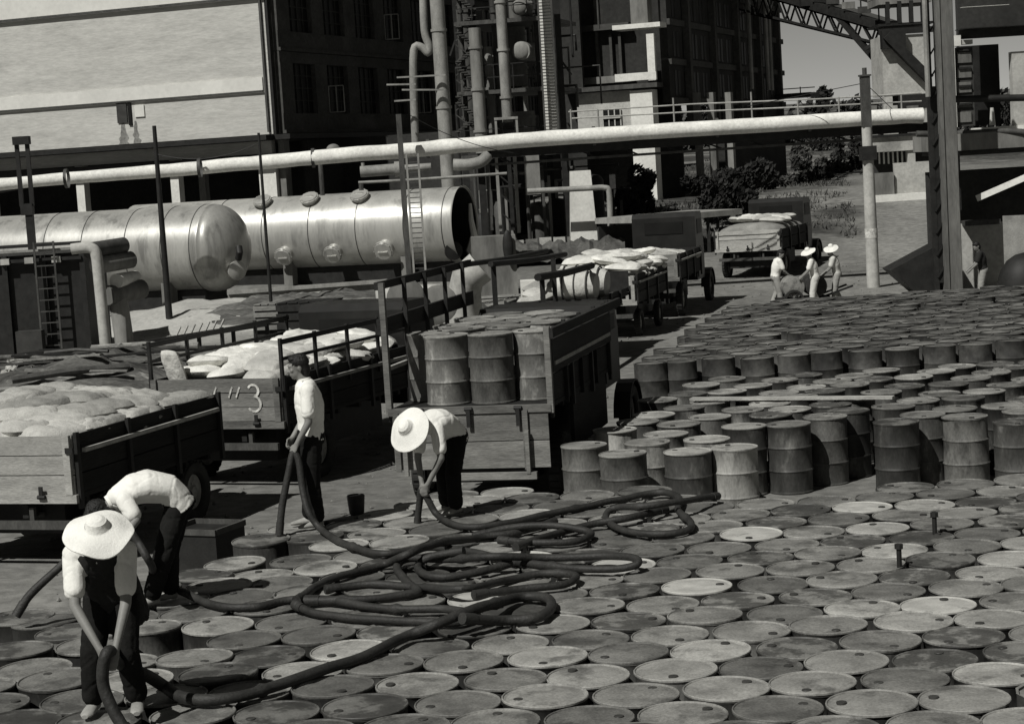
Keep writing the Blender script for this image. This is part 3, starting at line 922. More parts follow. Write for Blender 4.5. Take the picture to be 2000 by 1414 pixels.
# ------------------------------------------------------------------ sacks
def sack_mesh(seed):
    rnd = random.Random(seed); sx = rnd.uniform(0, 99)
    n, m = 22, 15
    mb = MB()
    for sgn in (1, -1):
        for i in range(n + 1):
            for k in range(m + 1):
                u = -1 + 2 * i / n; v = -1 + 2 * k / m
                e = max(0, (1 - abs(u) ** 3.2)) ** .5 * max(0, (1 - abs(v) ** 2.6)) ** .5
                x = .42 * u * (1 - .10 * (1 - abs(u)) * 0 - .06 * v * v * abs(u)); y = .25 * v * (1 - .12 * (1 - u * u) * 0 - .14 * abs(u) ** 3)
                z = .095 * e ** .75 * sgn
                q = V((x, y, z))
                d = noise.noise(V((x * 5 + sx, y * 5, sgn * 3))) * .024 * e + noise.noise(V((x * 13 + sx, y * 8, sgn))) * .012 * e - .016 * e * max(0, 1 - abs(noise.noise(V((x * 4 + sx, y * 7, 5)))) * 9)
                mb.v.append(q + V((0, 0, d * 1.2 if sgn > 0 else d)))
    W = m + 1
    o2 = (n + 1) * W
    for i in range(n):
        for k in range(m):
            a = i * W + k
            mb.f.append((a, a + W, a + W + 1, a + 1))
            mb.f.append((o2 + a, o2 + a + 1, o2 + a + W + 1, o2 + a + W))
    return mb.mesh('sack', 180)
SACK = [sack_mesh(i) for i in range(6)]
for me in SACK: me.materials.append(M['sack'])
def sacks_on(root, spots, label, group, m='sack'):
    """spots: local x, y, z, yaw, pitch, roll, scale"""
    Mw = Matrix.Translation(root.location) @ Matrix.Rotation(root.rotation_euler.z, 4, 'Z')
    for s in spots:
        x, y, z, yaw, pi, ro, k = s[:7]
        o = link('sack', random.choice(SACK), M[m])
        o.location = Mw @ V((x, y, z))
        o.rotation_euler = (ro, pi, yaw + root.rotation_euler.z)
        o.scale = (k * random.uniform(.95, 1.15), k * random.uniform(.95, 1.2), k * 1.0)
        if len(s) > 7: lb = s[7]
        else:
            ys_ = [q[1] for q in spots]; f_ = (y - min(ys_)) / max(.1, max(ys_) - min(ys_))
            zs_ = [q[2] for q in spots]; h_ = (z - min(zs_)) / max(.1, max(zs_) - min(zs_))
            lb = ('top' if h_ > .72 else 'upper' if h_ > .35 else 'lower') + ' ' + label + ', ' + ('tail' if f_ < .2 else 'rear half' if f_ < .5 else 'front half' if f_ < .8 else 'front end') + ', ' + ('left' if x < -.25 else 'right' if x > .25 else 'middle')
        tag(o, lb, 'sack', group)

# ------------------------------------------------------------------ wheels, trucks
def wheel(parent, x, y, r, wd, out, rim='rim'):
    Mw = Matrix.Translation((x, y, r)) @ Matrix.Rotation(math.pi / 2 * out, 4, 'Y')
    h = wd / 2
    mb = MB()
    k = r * .60
    mb.lathe([(k, -h * .6), (k * 1.08, -h * .85), (r * .82, -h), (r * .95, -h * .92), (r, -h * .6), (r, h * .6), (r * .95, h * .92), (r * .82, h), (k * 1.08, h * .85), (k, h * .6), (k, -h * .6)], 28, Mw, cap0=False, cap1=False)
    for i in range(28):                                     # tread blocks
        a = 2 * math.pi * (i + .5) / 28
        mb.box(Mw @ V((r * math.cos(a), r * math.sin(a), 0)), (.03, .05, wd * .7), M=Mw.to_3x3() @ Matrix.Rotation(a, 3, 'Z'))
    t = obj('wheel', mb, M['tyre'], parent, world=False)
    rb = MB()
    rb.lathe([(k, -h * .55), (k * .96, h * .3), (k * .85, h * .38), (k * .5, h * .1), (k * .32, h * .2), (k * .30, h * .6), (k * .1, h * .7), (.001, h * .7)], 24, Mw, cap0=True, cap1=False)
    for i in range(6):
        a = 2 * math.pi * i / 6
        rb.tube([Mw @ V((k * .42 * math.cos(a), k * .42 * math.sin(a), h * .1)), Mw @ V((k * .42 * math.cos(a), k * .42 * math.sin(a), h * .3))], .016, 6)
    obj('rim', rb, M[rim], t, world=False)
def plank_wall(parent, x, y0, y1, z0, z1, n, m, th=.03, label=None, name='plank', axis='y'):
    hh = (z1 - z0) / n
    for i in range(n):
        mb = MB()
        zc = z0 + hh * (i + .5)
        o = random.uniform(-.008, .008); zc += random.uniform(-.006, .006)
        if axis == 'y': mb.box((x + o, (y0 + y1) / 2, zc), (th, y1 - y0, hh - .012))
        else: mb.box(((y0 + y1) / 2, x + o, zc), (y1 - y0, th, hh - .012))
        obj(name, mb, m, parent, world=False)
def vehicle(name, label, cat, rear_right, heading, w_, L, zf, hs, rear_m, side_m, group=None, nplank=3, wheels=((.9, .43), ), tail='up', stakes=0, cab=False, rail_line=True, drawbar=False, ptail=True, left_open=False, wh_w=.2, cab_h=2.25):
    hd = R_(heading)
    rr = V(rear_right)
    rt = V((math.cos(hd), -math.sin(hd), 0))
    org = rr - rt * (w_ / 2)
    e = thing(name, label, cat, (org.x, org.y, T(org.x, org.y)), -hd, group)
    h = w_ / 2
    mb = MB()
    mb.box((0, L / 2, zf - .03), (w_, L, .06))
    for i in range(6): mb.box((0, L * (i + .5) / 6, zf - .10), (w_ * .96, .08, .08))
    obj('bed_floor', mb, M[side_m], e, world=False)
    for q in (-1, 1):
        mb = MB(); mb.box((q * .38, L / 2 + (1.35 if cab else .03), zf - .22), (.08, L + (2.6 if cab else -.1), .16))
        obj('chassis_rail', mb, M['iron'], e, world=False)
    # sides
    for q in (-1, 1):
        if hs and not (left_open and q < 0): plank_wall(e, q * (h - .02), 0.03, L, zf, zf + hs, nplank, M[side_m])
        np_ = 4
        for i in range(np_):
            y = .05 + (L - .1) * i / (np_ - 1)
            mb = MB(); mb.box((q * (h + .02), y, zf + (hs + .05) / 2 - .1), (.045, .07, hs + .2 if not stakes else hs + .2))
            if stakes: mb.box((q * (h + .02), y, zf + stakes / 2), (.05, .07, stakes))
            obj('stake', mb, M['iron'] if q > 0 or not stakes else M['wood_dark_shaded'], e, world=False)
        if rail_line:
            mb = MB(); mb.box((q * (h + .05), L * .5, zf + hs * .72), (.05, L * .92, .05))
            obj('side_batten', mb, M['wood_pale'], e, world=False)
        if stakes:
            for zz, hh in ((stakes, .09), (stakes * .66, .16)):
                mb = MB(); mb.box((q * (h + .06), L * .5, zf + zz), (.05, L + .1, hh))
                obj('side_rail', mb, M['wood_dark_shaded'], e, world=False)
    # head board
    plank_wall(e, L - .02, -h, h, zf, zf + max(hs, .5), nplank, M[side_m], axis='x')
    # tail board
    if tail == 'up':
        mb = MB()
        for x in (-h + .07, h - .07): mb.box((x, -.03, zf + hs / 2), (.09, .05, hs))
        mb.box((0, -.02, zf - .05), (w_ + .04, .06, .10))
        t = obj('tailgate', mb, M[rear_m], e, world=False)
        plank_wall(t, .005, -h + .01, h - .01, zf, zf + hs, nplank, M[rear_m], axis='x')
    else:
        mb = MB()
        mb.box((0, -.02, zf - .04), (w_ + .06, .10, .09))
        for x in (-h * .93, -h * .30, h * .70): mb.box((x, -.075, zf - .08 - hs / 2), (.07, .03, hs + .06))
        t = obj('tailgate', mb, M[rear_m], e, world=False)
        plank_wall(t, -.04, -h + .02, h - .02, zf - .09 - hs, zf - .09, nplank, M[rear_m], axis='x')
    # running gear
    for (y, r) in wheels:
        mb = MB(); mb.tube([(-h + .2, y, r), (h - .2, y, r)], .06, 8)
        mb.ell((0, y, r), (.17, .17, .16))
        for q in (-.45, .45): mb.box((q, y, (r + zf - .3) / 2 + .1), (.08, .9, .06)); 
        for q in (-.45, .45): mb.bar((q, y - .45, zf - .28), (q, y, r + .05), .07, .03); mb.bar((q, y + .45, zf - .28), (q, y, r + .05), .07, .03)
        obj('axle', mb, M['iron_grey'], e, world=False)
        for q in (-1, 1):
            wheel(e, q * (h - .12), y, r, wh_w, q, 'dusty_rim')
    if drawbar:
        mb = MB(); mb.bar((-.3, L - .4, zf - .3), (0, L + 1.2, .6), .08, .08); mb.bar((.3, L - .4, zf - .3), (0, L + 1.2, .6), .08, .08)
        obj('drawbar', mb, M['iron'], e, world=False)
    mb = MB(); ym = [a_[0] for a_ in wheels]
    mb.box((0, L * .5, .42 + (zf - .6) / 2), (w_ * .66, L * .82, zf - .5)); obj('under_bed_blocker', mb, M['iron'], e, world=False)  # added dark box, no real part: blocks the light under the bed
    if rear_m != 'wood_dark_shaded':
        for x in (-h * .62, 0, h * .62):
            mb = MB()
            if tail == 'up': mb.box((x, -.075, zf + .03), (.05, .02, .15)); mb.tube([(x - .05, -.07, zf - .02), (x + .05, -.07, zf - .02)], .025, 8)
            else: mb.box((x, -.105, zf - .14), (.05, .02, .22)); mb.tube([(x - .05, -.09, zf - .02), (x + .05, -.09, zf - .02)], .025, 8)
            obj('hinge', mb, M['iron'], t, world=False)
        if tail == 'up':
            for q in (-1, 1):
                mb = MB(); mb.box((q * (h - .02), -.065, zf + hs * .75), (.10, .02, .07)); mb.tube([(q * (h + .03), -.07, zf + hs * .75), (q * (h + .03), -.07, zf + hs * .45)], .012, 6); obj('latch', mb, M['iron'], t, world=False)
    # bumper beam and tail lamp
    mb = MB(); mb.box((0, -.02, zf - .36), (w_ * .9, .06, .10)); mb.box((-.5, .05, zf - .26), (.06, .06, .2)); mb.box((.5, .05, zf - .26), (.06, .06, .2))
    obj('rear_beam', mb, M['wood'] if tail == 'down' else M['iron_grey'], e, world=False)
    if cab:
        y0 = L + .12
        mb = MB()
        hw = w_ * .44
        prof = [(y0, zf - .25), (y0, cab_h - .12), (y0 + .12, cab_h), (y0 + 1.0, cab_h), (y0 + 1.15, cab_h - .08), (y0 + 1.35, zf + .45), (y0 + 1.35, zf - .35), (y0, zf - .35)]
        for x in (-hw, hw):
            mb.v += [V((x, a, b)) for a, b in prof]
        n = len(prof)
        mb.f.append(tuple(range(n))); mb.f.append(tuple(reversed(range(n, 2 * n))))
        for i in range(n): k = (i + 1) % n; mb.f.append((i, n + i, n + k, k))
        c_ = obj('cab', mb, M['cab'], e, world=False)
        mb = MB(); mb.box((0, y0 - .012, cab_h - .42), (hw * 1.2, .02, .34)); obj('rear_window', mb, M['glass'], c_, world=False)
        for q in (-1, 1):
            mb = MB(); mb.box((q * (hw + .006), y0 + .65, cab_h - .42), (.012, .8, .42)); obj('side_window', mb, M['glass'], c_, world=False)
            mb = MB(); mb.box((q * (hw + .012), y0 + .62, zf + .1), (.024, .95, .75)); obj('door', mb, M['cab'], c_, world=False)
        mb = MB()
        ring = []
        for yy, zz, ww in ((y0 + 1.35, zf + .42, .56), (y0 + 1.8, zf + .38, .50), (y0 + 2.35, zf + .30, .42), (y0 + 2.42, zf + .1, .42)):
            ring.append((yy, zz, ww))
        mb.loft([(0, yy, (zz + zf - .35) / 2) for yy, zz, ww in ring], (1, 0, 0), [ww for _, _, ww in ring], [(zz - zf + .35) / 2 * 1.15 for _, zz, _ in ring], 14)
        obj('hood', mb, M['cab'], e, world=False)
        yw = y0 + 1.9; r = wheels[0][1]
        for q in (-1, 1):
            wheel(e, q * (h - .12), yw, r, .2, q)
            mb = MB()
            pth = []
            for i in range(9):
                a = math.pi * (i / 8)
                pth.append((q * (h - .13), yw - (r + .12) * math.cos(a), r + (r + .12) * math.sin(a) * .92))
            for a, b in zip(pth, pth[1:]): mb.bar(a, b, .26, .03)
            obj('fender', mb, M['cab'], e, world=False)
    return e

TRK = 'trucks and trailers drawn up across the yard'
# -- front left trailer
rr1 = V((-5.17, 22.5, 0))
T1 = vehicle('cargo_trailer', 'pale planked trailer heaped with sacks in the left foreground', 'trailer', rr1, 19, 2.3, 3.7, .90, .70, 'wood_pale', 'wood_dark_shaded', TRK, 3, ((.75, .40), (2.95, .40)), drawbar=True)
sp = []
for lay, (z, nx_, ny_, sc_) in enumerate(((1.02, 3, 7, 1.05), (1.25, 3, 7, 1.05), (1.48, 3, 7, 1.15), (1.60, 3, 7, 1.25), (1.70, 3, 5, 1.3), (1.80, 2, 3, 1.25))):
    for i in range(nx_):
        for k in range(ny_):
            wx = (1.15, 1.15, 1.35, 1.45, 1.0, .6)[lay]
            x = -wx / 2 + wx * i / (nx_ - 1); y = .60 + (2.6, 2.6, 2.6, 2.6, 1.9, 1.2)[lay] * k / (ny_ - 1) + (0, 0, 0, 0, .3, .7)[lay]
            if lay > 3: x -= .2 * (lay - 3)
            zz = z + random.uniform(-.02, .03) - (.05 if lay > 1 and i == nx_ - 1 else 0)
            sp.append((x + random.uniform(-.05, .05), y + random.uniform(-.06, .06), zz, (random.choice((0, 0, .3, -.3, 1.57)) if abs(x) < .5 else random.choice((1.57, 1.3, 1.9))) + random.uniform(-.2, .2), random.uniform(-.06, .06), random.uniform(-.06, .06), sc_))
sp = [s for s in sp if s[2] > 1.35]
sacks_on(T1, sp, 'plump sack on the left foreground trailer', 'sacks on the left foreground trailer')

# -- numbered truck
rr2 = V((-3.27, 27.35, 0))
T2 = vehicle('cargo_truck', 'truck with a chalked number on its tailgate, loaded with white sacks', 'truck', rr2, 22, 2.15, 4.3, 1.0, .62, 'wood', 'wood_dark_shaded', TRK, 3, ((1.15, .45), ), cab=True, stakes=0, cab_h=2.3)
for q in (1, -1):   # cattle rails above the side
    for zz in (1.86, 2.10):
        mb = MB(); mb.bar((q * 1.08, 0.0, zz + .02), (q * 1.08, 4.3, zz + .02), .04, .045 if zz < 2 else .07)
        obj('side_rail', mb, M['iron'], T2, world=False)
    for i in range(5):
        y = .03 + 4.2 * i / 4
        mb = MB(); mb.box((q * 1.08, y, 1.75), (.045, .05, .85)); obj('rail_post', mb, M['iron'], T2, world=False)
# painted number on the tailgate
tg = [o for o in T2.children if o.name.startswith('tailgate')][0]
def stroke(pts, wd=.035):
    mb = MB()
    pts = [V(p) for p in pts]
    vs = []
    for i, p in enumerate(pts):
        t = (pts[min(i + 1, len(pts) - 1)] - pts[max(i - 1, 0)]).normalized()
        n = V((-t.z, 0, t.x)) * wd / 2 * (1 + .3 * noise.noise(p * 9))
        vs += [p + n, p - n]
    mb.v = vs
    for i in range(len(pts) - 1): mb.f.append((2 * i, 2 * i + 1, 2 * i + 3, 2 * i + 2))
    return mb
x3, z3, yy = .62, 1.33, -.026
p3 = [V((x3 + .085 * math.cos(a), yy, z3 + .115 + .085 * math.sin(a))) for a in [math.pi * (.85 - i * 1.35 / 9) for i in range(10)]]
p3 += [V((x3 + .005 + .105 * math.cos(a), yy, z3 - .075 + .11 * math.sin(a))) for a in [math.pi * (.48 - i * 1.3 / 11) for i in range(12)]]
obj('painted_number', stroke(p3, .036), M['paint'], tg, world=False)
for xo in (.36, .24, -.02):
    q = [V((xo + .045, yy, 1.50)), V((xo + .02, yy, 1.45)), V((xo - .005, yy, 1.39)), V((xo - .02, yy, 1.35))]
    obj('painted_number', stroke(q, .026), M['paint'], tg, world=False)
sp = []
for lay, (z, n1, n2) in enumerate(((1.22, 3, 7), (1.44, 3, 7), (1.62, 3, 8), (1.75, 3, 7))):
    for i in range(n1):
        for k in range(n2):
            x = (-.66 + 1.32 * i / (n1 - 1)) * (1 if lay < 3 else .8)
            y = .52 + 3.2 * k / (n2 - 1) + (.3 if lay == 3 else 0)
            x *= .88
            sp.append((x + random.uniform(-.06, .06), y + random.uniform(-.08, .08), z + random.uniform(-.02, .05), random.choice((0, .4, -.4, 1.57)) + random.uniform(-.25, .25), random.uniform(-.2, .2), random.uniform(-.2, .2), 1.0 + random.uniform(0, .12)))
sp = [s for s in sp if s[2] > 1.55]
sp.append((-.74, .14, 1.74, 1.2, 1.25, 0, .7, 'single sack stood on end at the left corner of the numbered truck'))
sacks_on(T2, sp, 'white sack on the numbered truck', 'sacks on the numbered truck', 'sack_white')

# -- drum truck
rr3 = V((.44, 24.25, 0))
T3 = vehicle('stake_truck', 'dark stake sided truck carrying steel drums with its tailgate hanging down', 'truck', rr3, 14, 2.08, 4.0, 1.40, .70, 'wood', 'wood_dark_shaded', TRK, 2, ((1.0, .45), ), tail='down', cab=True, cab_h=2.3, rail_line=True, left_open=True)
for q in (-1, 1):
    for i in range(5):
        y = .0 + 3.95 * i / 4
        hgt = 1.02 if q > 0 else 1.66
        mb = MB(); mb.box((q * 1.06, y - .02, 1.33 + hgt / 2), (.075 if i == 0 else .05, .075 if i == 0 else .05, hgt + .06))
        obj('stake', mb, M['wood'] if i == 0 else M['wood_dark_shaded'], T3, world=False)
    rails = ((2.30, .12), ) if q > 0 else ((2.98, .10), (2.46, .20))
    for zz, hh in rails:
        mb = MB(); mb.bar((q * 1.12, -.06, zz), (q * 1.12, 4.6, zz), .05, hh)
        obj('side_rail', mb, M['wood_dark_shaded'], T3, world=False)
mb = MB(); mb.box((1.0, 2.6, .98), (.05, 2.3, .72)); obj('undershadow_board', mb, M['wood_dark_shaded'], T3, world=False)  # added dark board standing in for the shadow under the bed
mb = MB(); mb.box((1.085, 2.0, 2.0), (.03, 3.9, .42)); obj('side_board', mb, M['wood_dark_shaded'], T3, world=False)
mb = MB()
for a in (0.75, -.85): mb.box((a, -.12, .82), (.05, .05, .55))
mb.box((.15, -.10, .52), (1.4, .07, .09)); obj('rear_beam', mb, M['wood'], T3, world=False)
Mw = Matrix.Translation(T3.location) @ Matrix.Rotation(T3.rotation_euler.z, 4, 'Z')
ds = []
for (x, y) in ((-.37, .40), (.22, .40), (-.74, .86), (.74, .67)):
    ds.append((x, y))
for rrow in range(5):
    for i in range(3):
        x = -.66 + .62 * i + (.0 if rrow % 2 else .28); y = 1.32 + .54 * rrow
        if x < .86 and all((x - a) ** 2 + (y - b) ** 2 > .33 for a, b in ds): ds.append((x, y))
dl = ['drum with scraped pale paint, second from the left at the back of the truck', 'dark streaked drum, third from the left at the back of the truck', 'leftmost drum at the back of the truck', 'pale grey drum beside the right post of the truck']
for i, (x, y) in enumerate(ds):
    p = Mw @ V((x, y, 1.402))
    d = drum((p.x, p.y, p.z), random.uniform(0, 6), 'mid' if i % 3 else 'pale', 'drum_truck' if i != 1 else 'drum', dl[i] if i < 4 else ('first', 'second', 'third', 'fourth', 'fifth')[(i - 4) // 3] + ' row of drums on the truck bed behind the rear row, ' + ('left', 'middle', 'right')[(i - 4) % 3] + ' drum', 'steel drums on the truck')

# -- the truck ahead of it: stake body with bulging roped bales
T4 = vehicle('cargo_trailer', 'low trailer with roped bales under long dark poles just ahead of the drum truck', 'trailer', (1.97, 42.0, 0), 15, 2.1, 3.3, 1.28, .12, 'wood_dark_shaded', 'wood_dark_shaded', TRK, 1, ((.9, .40), ), cab=False, rail_line=False)
inv4 = (Matrix.Translation(T4.location) @ Matrix.Rotation(T4.rotation_euler.z, 4, 'Z')).inverted()
for i, (a, b, r, l) in enumerate((((880, 521, 38), (1068, 490, 44), .055, 'leftmost'), ((958, 516, 37.8), (1104, 497, 43.5), .06, 'second'), ((1050, 542, 37.4), (1156, 519, 42.6), .075, 'rightmost, thickest'))):
    a, b = at(*a), at(*b)
    mb = MB(); mb.tube([a, a.lerp(b, .5) - V((0, 0, .03)), b], r, 8)
    solo('wooden_pole', mb, M['wood_dark_shaded'], l + ' of the long dark poles slanting over the low trailer', 'pole', a, 'poles over the low trailer')
for px, y0, y1, Y in ((963, 512, 640, 38.0), (1058, 538, 640, 37.8), (1080, 505, 600, 41.5)):
    p = at(px, y0, Y)
    mb = MB(); mb.box((p.x, p.y, p.z / 2 + .3), (.10, .10, p.z - .6)); mb.v = [inv4 @ v for v in mb.v]
    obj('stake', mb, M['wood_dark_shaded'], T4, world=False)
for i, (x, y, zr) in enumerate(((.48, .45, 1), (.5, 1.5, 1), (0, 2.6, 1))):
    b = thing('roped_bale', ('rearmost', 'middle', 'front')[i] + ' pale bale tied with ropes on the low trailer', 'bale', T4.matrix_basis @ V((x, y, 1.285)), -R_(15), 'roped bales on the low trailer')
    mb = MB(); mb.loft([(-.46, 0, .34), (-.42, 0, .34), (-.2, 0, .36), (.2, 0, .36), (.42, 0, .34), (.46, 0, .34)], (0, 1, 0), [.1, .36, .43, .43, .36, .1], [.1, .28, .35, .35, .28, .1], 18)
    me = obj('bale', mb, M['sack'], b, world=False)
    for rx in (-.27, 0, .27):
        mb = MB(); mb.tube([(rx, .436 * math.cos(a), .36 + .358 * math.sin(a)) for a in [2 * math.pi * k / 20 for k in range(21)]], .018, 6, cap=False); obj('rope', mb, M['rope'], b, world=False)

sacks_on(T4, [(-.55 + random.uniform(-.2, .2), .5 + .35 * i, 1.42 + .12 * (i % 3), random.uniform(0, 3), random.uniform(-.2, .2), random.uniform(-.2, .2), 1.0) for i in range(7)], 'sack on the low trailer', 'sacks on the low trailer')
# -- sack trailer and its tractor truck
rr5 = V((3.10, 47.0, 0))
T5 = vehicle('cargo_trailer', 'small wheeled trailer piled with white sacks at the road side', 'trailer', rr5, 15, 2.1, 4.2, .92, .62, 'wood_pale', 'wood_dark_shaded', TRK, 3, ((.8, .33), (3.4, .33)), drawbar=True, wh_w=.16)
sp = []
for lay, (z, n1, n2) in enumerate(((1.5, 3, 7), (1.70, 3, 7), (1.88, 2, 6))):
    for i in range(n1):
        for k in range(n2):
            sp.append(((-.66 + 1.3 * i / (n1 - 1)) * (1 if n1 == 3 else .6) + random.uniform(-.1, .1), .35 + 3.5 * k / (n2 - 1) + random.uniform(-.1, .1), z + random.uniform(-.03, .06), random.choice((0, .6, -.6, 1.57)), random.uniform(-.2, .2), random.uniform(-.2, .2), 1.05))
sacks_on(T5, sp, 'white sack on the small wheeled trailer', 'sacks on the small trailer', 'sack_white')
rr5b = V((4.62, 52.2, 0))
T5b = vehicle('cargo_truck', 'dark truck hitched ahead of the white sack trailer', 'truck', rr5b, 15, 2.1, 3.7, 1.1, .62, 'wood', 'wood_dark_shaded', TRK, 2, ((.9, .45), ), cab=True, stakes=0, rail_line=True, cab_h=2.7)
sp = [(random.uniform(-.7, .7), random.uniform(.4, 3.3), 1.2 + .05 * i + .2, random.uniform(0, 3), random.uniform(-.2, .2), random.uniform(-.2, .2), 1.05) for i in range(9)]
sacks_on(T5b, sp, 'sack in the bed of the dark hitched truck', 'sacks on the hitched truck')

# -- far truck by the road
pr = at(1524, 480, 65)
T6 = vehicle('cargo_truck', 'farthest truck at the roadside with a pale tailgate and a tarpaulin under sacks', 'truck', (pr.x + .05, 65.2, 0), 21, 2.25, 4.2, 1.05, .60, 'wood_pale', 'wood_dark_shaded', TRK, 2, ((1.0, .45), ), cab=True, rail_line=False, cab_h=2.55)
mb = MB(); n, m = 14, 14
for i in range(n + 1):
    for k in range(m + 1):
        u, v = i / n, k / m
        z = 1.66 + .22 * (1 - abs(2 * u - 1) ** 3) * (1 - abs(2 * v - 1) ** 6) + .03 * noise.noise(V((u * 6, v * 8, 1)))
        if i in (0, n) or k in (0, m): z -= .14
        mb.v.append(V((-1.12 + 2.24 * u, -.04 + 4.1 * v, z)))
for i in range(n):
    for k in range(m): a = i * (m + 1) + k; mb.f.append((a, a + m + 1, a + m + 2, a + 1))
ob = link('tarpaulin', mb.mesh('tarpaulin', 60), M['tarp']); ob.location = T6.location; ob.rotation_euler = T6.rotation_euler
tag(ob, 'grey tarpaulin stretched over the load of the farthest truck', 'tarpaulin')
sp = [(-.55 + .37 * (i % 4) + random.uniform(-.1, .1), 1.3 + .55 * (i // 4) + random.uniform(-.15, .15), 1.93 + random.uniform(0, .08), random.uniform(0, 3.1), random.uniform(-.15, .15), random.uniform(-.15, .15), 1.0) for i in range(16)]
sacks_on(T6, sp, 'white sack on the tarpaulin of the farthest truck', 'sacks on the farthest truck', 'sack_white')
# long flat topped shelter behind the hitched truck
def shelter(name, label, a, b, zt, depth, thick, leg_z):
    e = thing(name, label, 'shelter', (a.x, a.y, leg_z))
    d = (b - a).normalized(); nrm = V((-d.y, d.x, 0))
    mb = MB(); c = (a + b) / 2 + nrm * depth / 2; c.z = zt
    L = (b - a).length
    mb.box((c.x, c.y, zt), (L, depth, thick), rz=math.atan2(d.y, d.x)); obj('roof', mb, M['roofing'], e)
    mb = MB(); c2 = c + nrm * (depth * .45); mb.box((c2.x, c2.y, (zt + leg_z) / 2 - thick / 2 - .01), (L, .1, zt - leg_z - thick), rz=math.atan2(d.y, d.x)); obj('back_wall', mb, M['brick_deep_shade'], e)
    for i in range(4):
        p = a.lerp(b, .03 + .94 * i / 3) + nrm * .15
        mb = MB(); mb.box((p.x, p.y, (zt - thick / 2 + leg_z) / 2), (.12, .12, zt - thick - leg_z)); obj('post', mb, M['wood_dark_shaded'], e)
    return e
a, b = at(1262, 430, 73), at(1450, 420, 76)
shelter('open_shelter', 'low open shelter with a pale flat roof behind the parked trucks', V((a.x, a.y, 0)), V((b.x, b.y, 0)), a.z, 3.0, .22, T(a.x, a.y))

# -- hand cart and the three workers at it
cp = G(1568, 603, 0)
cart = thing('hand_cart', 'low dark hand cart carrying two lying drums on the far road', 'cart', (cp.x, cp.y, 0), R_(8))
mb = MB(); mb.box((0, 0, .30), (1.35, .7, .06)); obj('deck', mb, M['wood_dark_shaded'], cart, world=False)
for q in (-1, 1):
    mb = MB(); mb.bar((.5, q * .28, .31), (1.35, q * .28, .55), .05, .05); obj('handle', mb, M['wood_dark_shaded'], cart, world=False)
    wheel(cart, 0, 0, .3, .08, 1) if False else None
for q in (-1, 1):
    Mx = Matrix.Translation((-.35, q * .40, .28)) @ Matrix.Rotation(math.pi / 2, 4, 'X')
    mb = MB(); mb.lathe([(.22, -.03), (.28, -.035), (.28, .035), (.22, .03), (.22, -.03)], 20, Mx, cap0=False, cap1=False)
    for i in range(6):
        a_ = math.pi * i / 3; mb.bar(Mx @ V((0, 0, 0)), Mx @ V((.23 * math.cos(a_), .23 * math.sin(a_), 0)), .03, .03)
    obj('wheel', mb, M['tyre'], cart, world=False)
d_ = drum((cp.x - .28, cp.y - .42, .622), 1, 'pale', 'drum_pale', 'whitish drum riding at the left end of the hand cart', 'drums on the hand cart')
d_.rotation_euler = (-math.pi / 2, .3, 0)
d_ = drum((cp.x + .34, cp.y - .38, .622), 1, 'dark', 'drum_dark', 'dark drum riding in the middle of the hand cart', 'drums on the hand cart')
d_.rotation_euler = (-math.pi / 2, .1, 0)
J0 = dict(pelvis=(.0, .0, .88), waist=(.02, 0, 1.0), chest=(.06, -.03, 1.2), neck=(.12, -.06, 1.38), head=(.17, -.09, 1.50), face=(.8, -.4, -.4), up=(.3, 0, 1),
    shL=(.06, .16, 1.32), elL=(.16, .18, 1.05), wrL=(.34, .12, .92), shR=(.12, -.20, 1.32), elR=(.22, -.22, 1.05), wrR=(.38, -.16, .90),
    hipL=(0, .085, .84), knL=(.05, .12, .46), anL=(-.12, .10, .09), toL=(.05, .1, .03), hipR=(.02, -.085, .84), knR=(.1, -.1, .46), anR=(.1, -.1, .09), toR=(.28, -.1, .03))
def flip(J): 
    out = {}
    for k, v in J.items(): out[k] = (-v[0], v[1], v[2])
    sw_ = {}
    for k, v in out.items():
        if k[-1] == 'L' and k[:-1] in ('sh', 'el', 'wr', 'hip', 'kn', 'an', 'to'): sw_[k[:-1] + 'R'] = v
        elif k[-1] == 'R' and k[:-1] in ('sh', 'el', 'wr', 'hip', 'kn', 'an', 'to'): sw_[k[:-1] + 'L'] = v
        else: sw_[k] = v
    return sw_
M['work_grey'] = mat('work_grey', 0.28, 0.95, .2, 4)
M['work_light'] = mat('work_light', 0.55, 0.95, .1, 4)
a_, b_, c_ = G(1517, 604), G(1597, 606), G(1636, 598)
person(V((a_.x, a_.y, 0)), J0, 'worker in a white vest and grey trousers at the left of the hand cart', vox=.02, trousers='work_grey', hat=None, shoes='shoe_dark', hands=False, group='workers with the hand cart')
person(V((b_.x, b_.y + .2, 0)), flip(J0), 'worker in all white clothes and a hat leaning over the hand cart', vox=.02, trousers='work_light', hat=dict(c=(-.18, -.10, 1.60), n=(-.35, -.3, .9), r=.21, crown=.33), hair=False, shoes='shoe_dark', hands=False, group='workers with the hand cart')
Jc = flip(J0)
person(V((c_.x, c_.y - .1, 0)), Jc, 'rightmost hand cart worker in pale clothes with a light straw hat', vox=.02, shirt='work_light', trousers='work_grey', hat=dict(c=(-.15, -.10, 1.62), n=(-.2, -.3, .95), r=.20, crown=.35), hair=False, shoes='shoe_dark', hands=False, group='workers with the hand cart')
# dark figure at the hut on the right
rp = G(1928, 594, 0)
M['dark_cloth'] = mat('dark_cloth', 0.02, .95)
M['dark_skin'] = M['skin']
Jd = dict(J0)
person(V((rp.x, rp.y + .3, 0)), flip(J0), 'dark clothed figure with grey trousers standing by the wall on the right', vox=.018, shirt='dark_cloth', trousers='work_grey', shoes='shoe_dark', hands=False, group=None)
